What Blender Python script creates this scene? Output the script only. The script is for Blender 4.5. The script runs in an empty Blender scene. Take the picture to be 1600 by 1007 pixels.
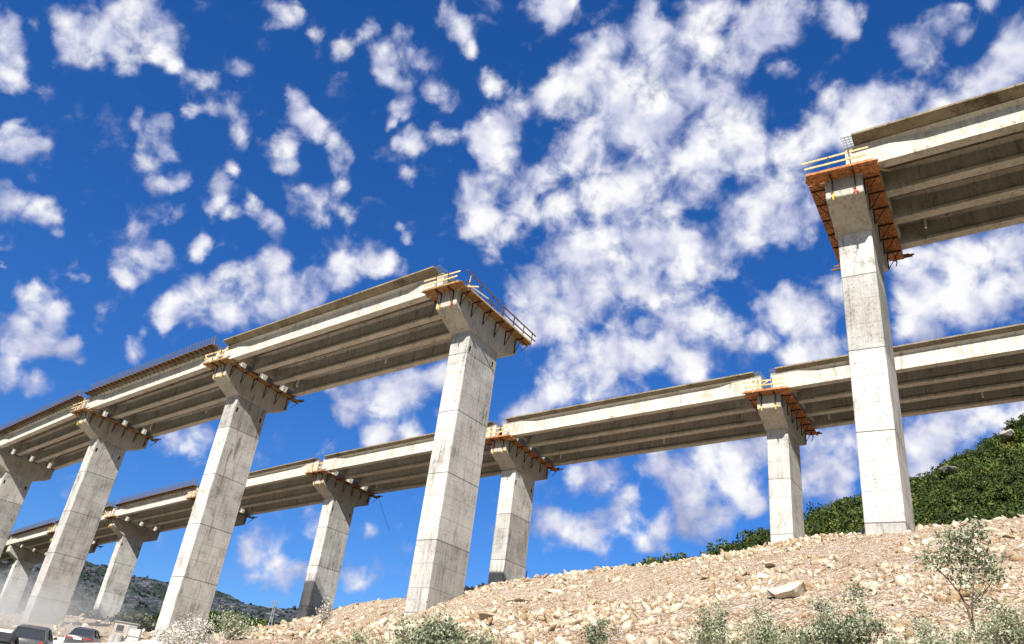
import bpy, bmesh, math, random
import numpy as np
from mathutils import Vector, Matrix

random.seed(7)
RNG = np.random.default_rng(11)
R = math.radians
scene = bpy.context.scene
col = scene.collection

CLOUDS = [
(-37.3,37.9,1.53,0.86),(-35.2,39.4,1.88,0.86),(-32.6,39.9,1.44,0.86),(-39.2,37.9,1.04,0.77),(-35.2,37.2,0.94,0.77),(-34.6,41.0,1.25,0.69),(-31.2,39.2,0.81,0.69),(-41.8,34.7,1.21,0.86),
(-41.1,33.4,0.87,0.86),(-42.6,35.5,0.85,0.77),(-41.2,36.8,0.52,0.43),(-25.1,44.6,1.17,0.77),(-24.0,45.5,0.83,0.69),(-25.7,43.5,0.60,0.69),(-21.8,44.6,0.61,0.6),(-29.1,38.7,0.86,0.86),
(-26.9,40.1,0.84,0.6),(-27.1,37.3,1.19,0.56),(-28.9,36.1,0.60,0.52),(-25.2,36.4,1.04,0.39),(-30.6,34.3,1.19,0.86),(-32.4,34.5,0.58,0.77),(-30.2,32.9,0.93,0.6),(-29.4,33.9,0.73,0.52),
(-29.0,31.4,0.94,0.73),(-28.2,32.4,0.61,0.52),(-24.8,33.9,0.49,0.86),(-22.1,39.5,0.91,0.86),(-21.0,38.7,0.99,0.86),(-19.9,38.1,1.00,0.77),(-17.8,37.8,0.87,0.82),(-16.3,37.5,0.73,0.86),
(-22.0,36.6,0.88,0.73),(-21.3,35.4,0.78,0.69),(-16.7,36.5,0.91,0.52),(-38.6,29.7,1.19,0.86),(-37.6,29.6,0.75,0.77),(-39.3,30.7,0.65,0.77),(-36.9,30.4,0.61,0.52),(-36.2,26.4,1.28,0.82),
(-34.5,26.7,0.94,0.73),(-37.3,26.9,0.75,0.77),(-33.3,25.8,0.57,0.52),(-28.7,26.3,1.50,0.82),(-27.6,27.4,0.85,0.6),(-29.2,24.8,0.83,0.77),(-29.3,28.1,0.73,0.69),(-25.1,28.3,0.76,0.69),
(-27.6,29.9,0.75,0.52),(-25.5,32.4,0.76,0.69),(-25.1,31.2,0.76,0.82),(-22.1,32.0,1.07,0.86),(-20.5,31.3,1.08,0.86),(-19.6,30.7,0.80,0.86),(-23.6,30.8,0.70,0.6),(-17.3,33.4,1.65,0.82),
(-19.2,34.0,0.72,0.69),(-15.2,33.4,0.93,0.73),(-16.2,34.8,0.81,0.6),(-9.6,32.9,0.53,0.77),(-10.4,33.6,0.49,0.86),(-18.9,44.4,0.83,0.69),(-17.2,45.5,0.90,0.69),(-15.6,44.6,1.06,0.69),
(-14.3,46.1,0.84,0.65),(-12.9,44.7,1.14,0.73),(-14.6,43.5,1.00,0.73),(-11.8,44.5,0.89,0.69),(-12.5,42.9,1.08,0.52),(-9.4,42.6,0.91,0.43),(-12.3,41.4,0.95,0.86),(-13.2,40.5,0.51,0.77),
(-10.8,39.4,0.96,0.86),(-12.2,39.2,0.52,0.69),(-8.6,39.9,0.97,0.65),(-10.7,37.2,0.56,0.43),(-9.4,47.7,1.05,0.86),(-8.1,46.7,0.93,1),(-10.5,48.2,0.70,0.69),(-3.3,41.6,2.04,1),
(-2.1,43.0,1.32,1),(-5.4,40.2,1.25,0.8),(-4.9,44.6,1.08,0.75),(-4.3,39.6,1.34,0.8),(-0.1,49.9,1.41,1),(-2.4,49.9,1.04,0.8),(1.9,50.3,0.83,0.9),(3.9,46.3,1.93,1),
(5.6,47.6,1.60,1),(1.3,44.6,1.82,1),(3.6,44.2,1.96,1),(6.9,45.2,1.93,1),(9.2,46.7,1.27,0.9),(9.6,49.1,1.57,0.9),(12.3,47.1,1.75,0.95),(14.7,49.4,2.22,1),
(16.6,47.7,1.63,0.9),(20.3,48.8,1.90,1),(23.0,49.1,1.74,1),(18.3,46.4,1.55,0.9),(9.5,50.3,0.81,0.9),(27.7,48.0,1.36,1),(29.5,48.5,0.93,0.8),(26.7,49.0,0.95,0.8),
(28.1,47.0,0.61,0.8),(22.4,46.0,1.00,0.7),(11.8,44.0,2.56,1),(8.4,42.4,1.96,1),(5.5,41.0,2.43,1),(14.3,41.1,2.36,1),(17.7,42.3,2.18,1),(15.4,44.7,1.88,1),
(19.0,40.5,1.77,0.95),(10.3,40.1,2.41,1),(1.7,39.0,1.71,0.8),(-2.0,38.1,1.90,0.9),(-4.6,36.7,1.59,0.95),(-3.1,35.0,2.05,1),(-0.2,36.1,1.91,0.9),(3.2,36.6,1.90,0.9),
(7.0,38.0,2.24,1),(11.6,37.7,2.12,0.95),(14.9,38.7,1.95,1),(4.7,33.8,2.37,1),(7.9,34.9,2.48,1),(11.7,34.8,2.67,1),(14.6,33.9,2.11,1),(10.2,32.5,2.92,1),
(6.0,31.3,2.51,1),(2.4,29.9,2.39,1),(13.4,32.1,1.78,1),(4.4,28.9,2.06,1),(1.0,28.6,1.93,1),(-2.5,33.7,1.37,0.8),(19.7,36.8,2.21,1),(22.1,37.9,1.75,1),
(18.3,34.7,1.81,0.95),(22.7,35.7,1.75,1),(16.5,33.4,1.31,0.8),(23.3,40.6,1.80,1),(25.2,41.6,1.68,1),(26.5,42.9,1.42,1),(30.0,42.7,1.60,1),(31.8,42.8,1.50,1),
(28.6,41.5,1.71,0.95),(30.7,41.0,1.15,0.8),(21.7,40.5,0.83,1),(33.2,41.1,1.12,0.8),(34.6,45.5,1.44,0.75),(37.1,45.7,0.88,0.5),(39.3,46.4,0.68,0.6),(35.2,41.5,1.17,1),
(37.5,41.5,1.42,1),(39.9,42.4,1.54,1),(41.1,43.4,1.68,1),(38.9,41.9,1.39,1),(36.3,40.4,1.26,0.9),(8.5,26.0,2.71,1),(10.4,27.9,2.16,0.95),(5.6,25.3,2.28,1),
(13.0,27.6,2.45,1),(15.4,29.4,1.98,1),(16.9,28.7,1.57,1),(4.2,23.8,1.82,0.9),(14.7,26.5,1.85,1),(2.4,22.3,1.37,1),(1.0,21.6,1.14,1),(6.9,27.0,1.37,1),
(21.3,29.7,1.69,1),(22.7,28.8,1.67,1),(20.3,28.0,1.28,0.9),(23.7,30.0,1.25,0.9),(25.2,31.0,1.15,0.9),(24.4,27.0,1.48,1),(22.5,26.4,1.25,0.9),(21.9,31.0,0.84,0.8),
(19.4,30.2,0.69,0.7),(31.1,31.6,1.62,1),(33.0,31.8,1.70,1),(34.9,31.9,1.84,1),(37.0,32.3,1.51,1),(30.7,29.0,1.93,1),(33.6,29.0,1.94,1),(36.1,29.5,1.73,1),
(37.7,30.0,1.59,1),(31.7,27.6,1.14,1),(38.1,31.9,1.06,0.9),(29.6,20.9,1.60,0.9),(31.6,21.2,1.67,1),(33.9,21.8,1.63,1),(35.7,22.4,1.49,1),(29.8,19.1,1.51,1),
(28.0,20.5,1.55,0.9),(36.4,23.5,1.06,0.9),(32.6,22.7,1.11,0.8),(24.2,19.0,1.68,1),(22.9,17.9,1.41,1),(23.9,20.6,1.54,0.9),(25.6,21.0,1.20,0.9),(24.5,17.5,1.19,1),
(26.6,22.4,1.19,0.8),(13.7,18.5,2.24,0.95),(15.5,19.6,2.06,0.95),(17.7,18.0,2.10,1),(17.3,19.7,1.70,0.95),(12.3,18.8,1.57,0.9),(14.8,16.6,2.20,1),(16.4,15.6,1.67,0.95),
(12.8,15.2,1.45,0.9),(18.8,16.8,1.24,0.9),(9.9,15.8,1.39,0.95),(8.1,17.9,1.59,0.95),(6.3,17.5,1.07,0.85),(7.5,14.3,1.47,0.95),(4.7,14.4,1.49,0.95),(6.1,14.0,1.22,0.9),
(19.3,20.2,1.68,0.7),(11.1,14.6,1.07,0.7),(-24.2,24.7,1.74,0.86),(-25.4,23.6,1.23,0.86),(-22.8,26.0,1.59,0.86),(-20.8,27.1,1.73,0.86),(-19.4,28.6,1.53,0.86),(-17.8,27.0,1.76,0.86),
(-21.4,24.6,1.60,0.86),(-16.0,28.4,1.26,0.77),(-14.1,29.8,1.57,0.86),(-12.3,30.9,1.36,0.86),(-10.7,30.9,0.95,0.77),(-25.4,22.3,0.75,0.77),(-18.8,25.4,1.45,0.86),(-15.2,30.2,0.67,0.86),
(-9.0,30.8,0.76,0.43),(-8.9,21.5,2.34,1),(-7.1,22.3,2.04,0.95),(-10.9,21.4,1.56,0.95),(-11.2,20.0,1.24,0.8),(-5.4,23.5,1.37,0.8),(-9.3,18.7,1.24,0.95),(-6.5,19.2,1.26,0.8),
(-12.4,21.8,0.98,0.9),(-3.9,21.0,1.00,0.5),(-33.7,21.4,1.23,0.73),(-32.2,20.9,1.07,0.77),(-32.3,19.3,1.24,0.82),(-30.5,19.3,0.89,0.86),(-33.7,19.9,0.92,0.69),(-33.6,18.9,0.91,0.6),
(-29.9,18.7,0.57,0.77),(-33.6,22.3,0.56,0.69),(-35.7,22.3,0.42,0.69),(-33.0,16.6,1.15,0.7),(-31.5,16.5,1.10,0.7),(-33.2,17.8,0.67,0.52),(-31.4,23.5,0.58,0.43),(-26.6,20.4,0.87,0.65),
(-26.2,21.6,0.54,0.43),(-21.2,15.8,1.55,0.75),(-22.4,15.7,1.01,0.6),(-27.8,11.8,0.96,0.7),(-15.0,9.9,1.47,0.6),(-13.1,8.4,1.62,0.75),(-11.6,8.3,1.06,0.65),(-8.7,9.1,0.92,0.6),
(-12.2,12.7,1.27,0.5),(-14.7,8.1,0.88,0.6),(-8.7,12.2,0.85,0.4)]
SURVEY = [
(28.71,40.93,15.88),(27.21,41.95,15.79),(25.10,42.08,15.33),(23.04,41.99,14.78),(18.71,38.72,12.97),(23.46,53.05,16.76),
(28.19,69.50,21.01),(26.24,67.37,19.89),(24.25,67.26,19.27),(23.64,74.33,20.42),(21.92,79.01,20.80),(17.75,83.13,20.25),
(13.61,85.93,19.60),(8.43,87.60,18.56),(5.20,89.85,18.07),(2.55,85.96,16.27),(1.02,84.99,15.47),(-0.79,58.99,10.77),
(-3.23,57.21,9.38),(-4.36,55.83,7.87),(-6.08,71.74,12.20),(-7.68,71.59,11.97),(-8.95,71.44,11.52),(-9.85,69.30,10.46),
(-10.38,67.20,9.31),(-11.35,65.02,8.34),(-12.72,62.72,7.61),(-14.32,58.27,6.71),(-14.49,53.06,5.77),(-15.62,49.60,5.06),
(-27.11,77.39,6.61),(-48.47,98.74,8.02),(-39.71,91.78,7.79),(-32.08,62.21,4.93),(-21.57,55.99,4.90),(-54.76,120.10,11.20),
(-37.23,98.18,8.82),(-28.47,85.38,7.54),(7.25,10.79,3.66),(6.28,11.38,3.60),(5.17,11.93,3.52),(3.75,13.49,3.51),
(1.87,14.88,3.42),(-0.38,16.00,3.26),(-3.02,17.74,3.11),(-5.97,19.09,2.78),(-12.36,27.34,2.72),(-13.87,26.60,2.46),
(16.99,24.72,8.39),(13.71,24.41,7.81),(12.04,27.48,7.93),(10.28,32.41,8.19),(7.04,35.30,7.84),(3.51,41.85,8.23),
(0.70,41.99,7.43),(-5.38,41.65,5.86),(20.83,38.76,13.61),(0.00,0.00,0.00),(-6.00,-3.00,-0.30),(6.00,-3.00,0.50),
(0.00,-25.00,-2.50),(-35.00,-15.00,-1.50),(35.00,-15.00,3.00),(38.00,5.00,8.50),(45.30,20.90,13.50),(50.30,49.10,19.50),
(75.00,30.00,20.00),(80.00,90.00,26.00),(40.00,120.00,24.50),(0.00,125.00,17.00),(-20.50,106.20,9.50),(-40.00,130.00,9.00),
(-64.00,149.00,9.50),(-105.00,193.00,10.00),(-150.00,150.00,8.00),(-100.00,60.00,3.50),(-60.00,30.00,2.00),(-71.00,119.00,8.20),
(-93.00,139.00,8.50),(60.00,150.00,27.00),(-30.00,170.00,11.00),(-27.34,62.26,4.46),(-17.77,40.25,2.93),(-20.91,42.09,2.82),
(-12.47,22.82,1.23)]
FAR_RIDGE = [(-29.55,6.90),(-27.54,7.11),(-26.13,7.17),(-24.82,7.10),(-23.60,7.03),(-22.53,6.96),(-21.79,7.06),(-20.83,7.09),(-19.92,6.90),(-18.38,6.78),(-16.72,6.59),(-15.12,6.42),(-13.39,6.42),(-12.18,6.56),(-10.52,6.66),(-9.41,6.98),(-8.94,7.17),(-8.50,7.12),(-7.87,6.60)]
WOOD_RIDGE = [(12.05,12.38),(13.78,12.93),(15.94,13.46),(17.65,14.22),(19.79,15.23),(22.18,16.34),(23.62,17.03),(25.90,17.65),(28.13,18.31),(29.33,18.60),(30.90,19.02),(32.14,19.87),(33.73,20.63),(34.92,21.24),(36.09,21.79)]
PIERS = {
    'N1': (20.956, 38.689, -34.884, 31.951, 2.892),
    'N2': (-3.244, 57.314, -38.677, 31.018, 6.756),
    'N3': (-27.069, 78.088, -37.874, 30.670, 3.310),
    'N4': (-49.605, 98.265, -41.534, 30.099, 4.163),
    'N5': (-71.193, 118.853, -42.307, 29.219, 3.825),
    'F1': (26.385, 67.283, -36.274, 30.497, 4.508),
    'F2': (2.620, 86.024, -39.472, 29.427, 4.918),
    'F3': (-20.505, 106.187, -41.174, 28.640, 3.811),
    'F5': (-64.224, 148.694, -45.539, 27.610, 4.513),
    'F7': (-104.852, 192.845, -47.065, 27.108, 3.825),
    'N6': (-93.068, 139.193, -42.918, 28.338, 1.950),
    'F4': (-42.793, 127.097, -44.197, 28.041, 3.825),
    'F6': (-84.718, 170.677, -47.380, 27.323, 3.825),
    'F8': (-125.111, 214.861, -47.380, 26.893, 1.950),
    'N0': (45.310, 20.903, -36.141, 32.884, 3.825),
    'F0': (50.321, 49.119, -37.192, 31.567, 3.825),
}

T, WD, LIFT = 1.95, 3.873, 4.974          # pier shaft: along the bridge, across it, height of one concrete lift
K = 0.06                                   # cross fall of the decks

# ------------------------------------------------------------------ helpers
def tag(o, label=None, cat=None, group=None, kind=None):
    if label: o['label'] = label
    if cat: o['category'] = cat
    if group: o['group'] = group
    if kind: o['kind'] = kind
    return o

def empty(name, loc=(0, 0, 0), rz=0.0):
    o = bpy.data.objects.new(name, None)
    o.location = loc; o.rotation_euler = (0, 0, rz); o.empty_display_size = .3
    col.objects.link(o)
    return o

def link(name, me, mat, parent=None, loc=None):
    o = bpy.data.objects.new(name, me)
    if mat: me.materials.append(mat)
    col.objects.link(o)
    if parent: o.parent = parent
    if loc: o.location = loc
    return o

class MB:
    """collects simple solids; build() links them as one mesh object"""
    def __init__(s): s.v = []; s.f = []
    def add(s, vs, fs):
        b = len(s.v); s.v += [tuple(p) for p in vs]; s.f += [tuple(b+i for i in f) for f in fs]; return s
    def box(s, x0, x1, y0, y1, z0, z1, shear=0.0):
        vs = [(x, y, z - shear*y) for z in (z0, z1) for y in (y0, y1) for x in (x0, x1)]
        return s.add(vs, [(0,2,3,1),(4,5,7,6),(0,1,5,4),(2,6,7,3),(0,4,6,2),(1,3,7,5)])
    def bar(s, p, q, w, h=None, up=(0,0,1)):
        p = Vector(p); q = Vector(q); h = h or w
        d = (q-p).normalized(); u = Vector(up)
        if abs(d.dot(u)) > .97: u = Vector((1,0,0))
        a = d.cross(u).normalized()*w/2; b = a.cross(d).normalized()*h/2
        vs = [c+sa*a+sb*b for c in (p,q) for sa,sb in ((-1,-1),(1,-1),(1,1),(-1,1))]
        return s.add(vs, [(0,1,2,3),(7,6,5,4),(0,4,5,1),(1,5,6,2),(2,6,7,3),(3,7,4,0)])
    def tube(s, pts, rads, n=6):
        pts = [Vector(p) for p in pts]; rings = []
        vs = []
        for i, p in enumerate(pts):
            d = (pts[min(i+1, len(pts)-1)] - pts[max(i-1, 0)]).normalized()
            u = Vector((0,0,1)) if abs(d.z) < .9 else Vector((1,0,0))
            a = d.cross(u).normalized(); b = a.cross(d).normalized()
            r = rads[i] if hasattr(rads, '__len__') else rads
            for k in range(n):
                t = 2*math.pi*k/n
                vs.append(p + r*(math.cos(t)*a + math.sin(t)*b))
        fs = []
        for i in range(len(pts)-1):
            for k in range(n):
                fs.append((i*n+k, i*n+(k+1)%n, (i+1)*n+(k+1)%n, (i+1)*n+k))
        fs.append(tuple(range(n))[::-1]); m = (len(pts)-1)*n; fs.append(tuple(m+k for k in range(n)))
        return s.add(vs, fs)
    def prism(s, prof, x0, x1):
        """profile in (y, z), extruded along x"""
        n = len(prof)
        vs = [(x0, y, z) for y, z in prof] + [(x1, y, z) for y, z in prof]
        fs = [tuple(range(n)), tuple(range(2*n-1, n-1, -1))]
        fs += [(i, n+i, n+(i+1)%n, (i+1)%n) for i in range(n)]
        return s.add(vs, fs)
    def loft(s, secs, cap=True):
        """list of equal-length closed point loops"""
        n = len(secs[0]); vs = [p for sec in secs for p in sec]; fs = []
        for i in range(len(secs)-1):
            for k in range(n):
                fs.append((i*n+k, (i+1)*n+k, (i+1)*n+(k+1)%n, i*n+(k+1)%n))
        if cap:
            fs.append(tuple(range(n))); m = (len(secs)-1)*n; fs.append(tuple(m+k for k in range(n))[::-1])
        return s.add(vs, fs)
    def build(s, name, mat, parent=None, loc=None, bevel=0, smooth=False):
        me = bpy.data.meshes.new(name); me.from_pydata(s.v, [], s.f)
        bm = bmesh.new(); bm.from_mesh(me); bmesh.ops.recalc_face_normals(bm, faces=bm.faces)
        if bevel:
            es = [e for e in bm.edges if len(e.link_faces) == 2 and e.calc_face_angle(0) > .5]
            bmesh.ops.bevel(bm, geom=es, offset=bevel, segments=1, affect='EDGES', clamp_overlap=True)
        bm.to_mesh(me); bm.free()
        if smooth: me.polygons.foreach_set('use_smooth', [True]*len(me.polygons))
        return link(name, me, mat, parent, loc)

def mesh_np(name, V, F, mat, parent=None, tint=None, smooth=False, loc=None):
    """fast mesh from arrays: V (n,3), F (m,k)"""
    V = np.asarray(V, np.float32); F = np.asarray(F, np.int32)
    me = bpy.data.meshes.new(name)
    me.vertices.add(len(V)); me.vertices.foreach_set('co', V.ravel())
    k = F.shape[1]
    me.loops.add(F.size); me.loops.foreach_set('vertex_index', F.ravel())
    me.polygons.add(len(F)); me.polygons.foreach_set('loop_start', np.arange(0, F.size, k, dtype=np.int32))
    if smooth: me.polygons.foreach_set('use_smooth', np.ones(len(F), bool))
    me.update(calc_edges=True)
    if tint is not None:
        a = me.attributes.new('tint', 'FLOAT', 'POINT'); a.data.foreach_set('value', np.asarray(tint, np.float32))
    return link(name, me, mat, parent, loc)

def vnoise(x, y, seed=0):
    xi = np.floor(x).astype(np.int64); yi = np.floor(y).astype(np.int64)
    fx = x-xi; fy = y-yi
    fx = fx*fx*(3-2*fx); fy = fy*fy*(3-2*fy)
    def h(a, b):
        n = (a*374761393 + b*668265263 + seed*1442695041) & 0x7fffffff
        n = ((n ^ (n >> 13))*1274126177) & 0x7fffffff
        return ((n ^ (n >> 16)) & 0xffff)/65535.0
    a = h(xi, yi); b = h(xi+1, yi); c = h(xi, yi+1); d = h(xi+1, yi+1)
    return (a*(1-fx)+b*fx)*(1-fy) + (c*(1-fx)+d*fx)*fy

def fbm(x, y, oct=5, seed=0, gain=.5):
    s = 0; a = 1; t = 0
    for o in range(oct):
        s = s + a*(vnoise(x*2**o+17.3*o, y*2**o-9.1*o, seed+o)-.5)*2; t += a; a *= gain
    return s/t

# ------------------------------------------------------------------ materials
class NT:
    def __init__(s, name):
        s.m = bpy.data.materials.new(name); s.m.use_nodes = True
        s.t = s.m.node_tree; s.n = s.t.nodes; s.n.clear()
        s.out = s.n.new('ShaderNodeOutputMaterial')
    def node(s, kind, **kw):
        o = s.n.new('ShaderNode'+kind)
        for k, v in kw.items():
            if k.startswith('i_'):
                o.inputs[k[2:].replace('_', ' ')].default_value = v
            else: setattr(o, k, v)
        return o
    def l(s, a, b): s.t.links.new(a, b)
    def val(s, x):
        return x
    def math(s, op, a, b=None, c=None, clamp=False):
        o = s.n.new('ShaderNodeMath'); o.operation = op; o.use_clamp = clamp
        for i, x in enumerate((a, b, c)):
            if x is None: continue
            if hasattr(x, 'node'): s.l(x, o.inputs[i])
            else: o.inputs[i].default_value = x
        return o.outputs[0]
    def ramp(s, f, stops, interp='LINEAR'):
        o = s.n.new('ShaderNodeValToRGB'); o.color_ramp.interpolation = interp
        e = o.color_ramp.elements
        while len(e) < len(stops): e.new(.5)
        for k, (p, c) in enumerate(stops):
            e[k].position = p; e[k].color = (*c, 1) if len(c) == 3 else c
        s.l(f, o.inputs[0]); return o.outputs[0]
    def mix(s, f, a, b, mode='MIX'):
        o = s.n.new('ShaderNodeMix'); o.data_type = 'RGBA'; o.blend_type = mode
        for sock, x in ((o.inputs[0], f), (o.inputs[6], a), (o.inputs[7], b)):
            if hasattr(x, 'node'): s.l(x, sock)
            elif hasattr(x, '__len__'): sock.default_value = (*x, 1) if len(x) == 3 else x
            else: sock.default_value = x
        return o.outputs[2]
    def noise(s, vec, scale, detail=4, rough=.55, dist=0, out=0):
        o = s.node('TexNoise'); o.inputs['Scale'].default_value = scale; o.inputs['Detail'].default_value = detail
        o.inputs['Roughness'].default_value = rough; o.inputs['Distortion'].default_value = dist
        s.l(vec, o.inputs['Vector']); return o.outputs[out]
    def mapping(s, vec, scale=(1,1,1), loc=(0,0,0)):
        o = s.node('Mapping'); o.inputs['Scale'].default_value = scale; o.inputs['Location'].default_value = loc
        s.l(vec, o.inputs['Vector']); return o.outputs[0]
    def obj(s): return s.node('TexCoord').outputs['Object']
    def pos(s): return s.node('NewGeometry').outputs['Position']
    def bsdf(s, color, rough=.9, metal=0, bump=None, strength=.3, dist=.05, spec=.3):
        b = s.node('BsdfPrincipled'); b.inputs['Roughness'].default_value = rough; b.inputs['Metallic'].default_value = metal
        b.inputs['Specular IOR Level'].default_value = spec
        if hasattr(color, 'node'): s.l(color, b.inputs['Base Color'])
        else: b.inputs['Base Color'].default_value = (*color, 1)
        if bump is not None:
            n = s.node('Bump'); n.inputs['Strength'].default_value = strength; n.inputs['Distance'].default_value = dist
            s.l(bump, n.inputs['Height']); s.l(n.outputs[0], b.inputs['Normal'])
        s.l(b.outputs[0], s.out.inputs[0]); s.b = b
        return s.m

def concrete(name, base, dark, lifts=False, stain=.5, ties=False, seed=0.0, streak=.5):
    t = NT(name); o = t.obj()
    info = t.node('ObjectInfo')
    off = t.node('VectorMath', operation='ADD'); t.l(o, off.inputs[0])
    sh = t.math('MULTIPLY', info.outputs['Random'], 90.0)
    cb = t.node('CombineXYZ'); t.l(sh, cb.inputs[0]); t.l(sh, cb.inputs[1]); cb.inputs[2].default_value = seed
    t.l(cb.outputs[0], off.inputs[1]); v = off.outputs[0]
    big = t.noise(v, .55, 5, .62, .4)
    fine = t.noise(v, 6, 6, .65)
    st = t.noise(t.mapping(v, (2.6, 2.6, .09)), 1.5, 5, .65, .3)
    f = t.math('ADD', t.math('MULTIPLY', big, stain), t.math('MULTIPLY', st, streak))
    f = t.math('ADD', f, t.math('MULTIPLY', fine, .55))
    f = t.math('MULTIPLY', f, 1/(stain+streak+.55))
    c = t.ramp(f, [(.38, dark), (.47, tuple(.4*a+.6*b for a, b in zip(dark, base))), (.58, base)])
    # dark rain stains with a shape of their own
    stn = t.noise(t.mapping(v, (1.7, 1.7, .22)), 1.1, 4, .7, .8)
    c = t.mix(t.ramp(stn, [(.57, (0,0,0)), (.70, (.7,.7,.7))]), c, tuple(x*.42 for x in dark))
    h = fine
    sep = t.node('SeparateXYZ'); t.l(o, sep.inputs[0])
    if lifts:
        q = t.math('DIVIDE', sep.outputs[2], LIFT)
        cell = t.math('FLOOR', q)
        wn = t.node('TexWhiteNoise', noise_dimensions='2D')
        c2 = t.node('CombineXYZ'); t.l(cell, c2.inputs[0]); t.l(sh, c2.inputs[1]); t.l(c2.outputs[0], wn.inputs['Vector'])
        tone = t.math('MULTIPLY_ADD', wn.outputs['Value'], .46, .70)
        sc = t.node('VectorMath', operation='SCALE'); t.l(c, sc.inputs[0]); t.l(tone, sc.inputs['Scale']); c = sc.outputs[0]
        fr = t.math('ABSOLUTE', t.math('SUBTRACT', t.math('FRACT', t.math('ADD', q, .5)), .5))
        wob = t.math('MULTIPLY_ADD', fine, .006, .004)
        line = t.math('LESS_THAN', fr, wob)
        c = t.mix(t.math('MULTIPLY', line, .8), c, (.07,.06,.05))
        # faint horizontal board joints at every third of a lift and vertical form seams
        f3 = t.math('ABSOLUTE', t.math('SUBTRACT', t.math('FRACT', t.math('MULTIPLY_ADD', q, 3.0, .5)), .5))
        soft = t.math('MULTIPLY', t.math('LESS_THAN', f3, .012), t.math('MULTIPLY', big, 1.0))
        c = t.mix(soft, c, tuple(x*.5 for x in dark))
    if ties:
        g = t.node('NewGeometry')
        vt = t.node('VectorTransform', vector_type='NORMAL', convert_from='WORLD', convert_to='OBJECT')
        t.l(g.outputs['True Normal'], vt.inputs[0])
        sn = t.node('SeparateXYZ'); t.l(vt.outputs[0], sn.inputs[0])
        onend = t.math('GREATER_THAN', t.math('ABSOLUTE', sn.outputs[1]), .5)
        a = t.math('ADD', t.math('MULTIPLY', sep.outputs[0], onend), t.math('MULTIPLY', sep.outputs[1], t.math('SUBTRACT', 1.0, onend)))
        pa = t.math('SUBTRACT', t.math('FRACT', t.math('ADD', t.math('DIVIDE', a, .98), .5)), .5)
        pz = t.math('SUBTRACT', t.math('FRACT', t.math('DIVIDE', sep.outputs[2], LIFT/3)), .5)
        d = t.math('SQRT', t.math('ADD', t.math('POWER', t.math('MULTIPLY', t.math('ABSOLUTE', t.math('SUBTRACT', t.math('ABSOLUTE', pa), .33)), .98), 2.0), t.math('POWER', t.math('MULTIPLY', pz, LIFT/3), 2.0)))
        dots = t.math('MULTIPLY', t.math('LESS_THAN', d, .036), .75)
        c = t.mix(dots, c, (.05,.045,.04))
        seam = t.math('LESS_THAN', t.math('ABSOLUTE', pa), .008)
        c = t.mix(t.math('MULTIPLY', seam, t.math('MULTIPLY', st, 1.0)), c, tuple(x*.45 for x in dark))
    return t.bsdf(c, .92, bump=h, strength=.25, dist=.03, spec=.2)

M = {}
M['pier'] = concrete('pier_concrete', (.53,.515,.485), (.195,.182,.16), lifts=True, ties=True, stain=.85, streak=.6)
M['cap'] = concrete('cap_concrete', (.46,.435,.38), (.25,.225,.175), stain=.7, seed=3)
M['girder'] = concrete('girder_concrete', (.57,.54,.475), (.28,.24,.175), stain=.5, streak=.5, seed=5)
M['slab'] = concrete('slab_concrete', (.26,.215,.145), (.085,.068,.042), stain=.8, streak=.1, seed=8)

def plain(name, color, rough=.8, metal=0, var=.35, scale=8, stretch=(1,1,1), spec=.3):
    t = NT(name); o = t.obj(); n = t.noise(t.mapping(o, stretch), scale, 5, .65)
    c = t.ramp(n, [(.3, tuple(x*(1-var) for x in color)), (.7, tuple(min(1, x*(1+var)) for x in color))])
    return t.bsdf(c, rough, metal, bump=n, strength=.15, dist=.01, spec=spec)

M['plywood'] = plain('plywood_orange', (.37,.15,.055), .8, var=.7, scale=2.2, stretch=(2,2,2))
M['plank'] = plain('plank_duller_light', (.27,.145,.06), .85, var=.7, scale=2.2, stretch=(2,2,2))  # same platform boards, duller; the difference in lighting is put into the colour
M['timber'] = plain('pine_timber', (.52,.38,.19), .8, var=.3, scale=6)
M['darktimber'] = plain('weathered_timber', (.16,.085,.04), .85, var=.4)
M['rust'] = plain('rusty_steel', (.055,.026,.016), .7, var=.5)
M['rebar'] = plain('bare_rebar', (.13,.135,.17), .6, var=.4)
M['red'] = plain('red_paint', (.42,.05,.025), .6, var=.25)
M['yellow'] = plain('yellow_paint', (.62,.40,.05), .6, var=.25)
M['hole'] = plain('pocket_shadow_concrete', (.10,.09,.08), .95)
M['pipe'] = plain('white_pipe', (.8,.8,.78), .5, var=.05)
M['pylon'] = plain('galvanised_steel', (.32,.34,.36), .5, .4, var=.15)
M['rope'] = plain('rope', (.08,.09,.11), .8)
M['white'] = plain('white_plastic', (.55,.55,.53), .5, var=.06)
M['hut'] = plain('hut_render', (.42,.38,.34), .85, var=.2, scale=3)
M['hutdark'] = plain('hut_window', (.04,.045,.05), .2, var=.2)
M['tarp'] = plain('grey_sheet', (.3,.29,.28), .8)

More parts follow.
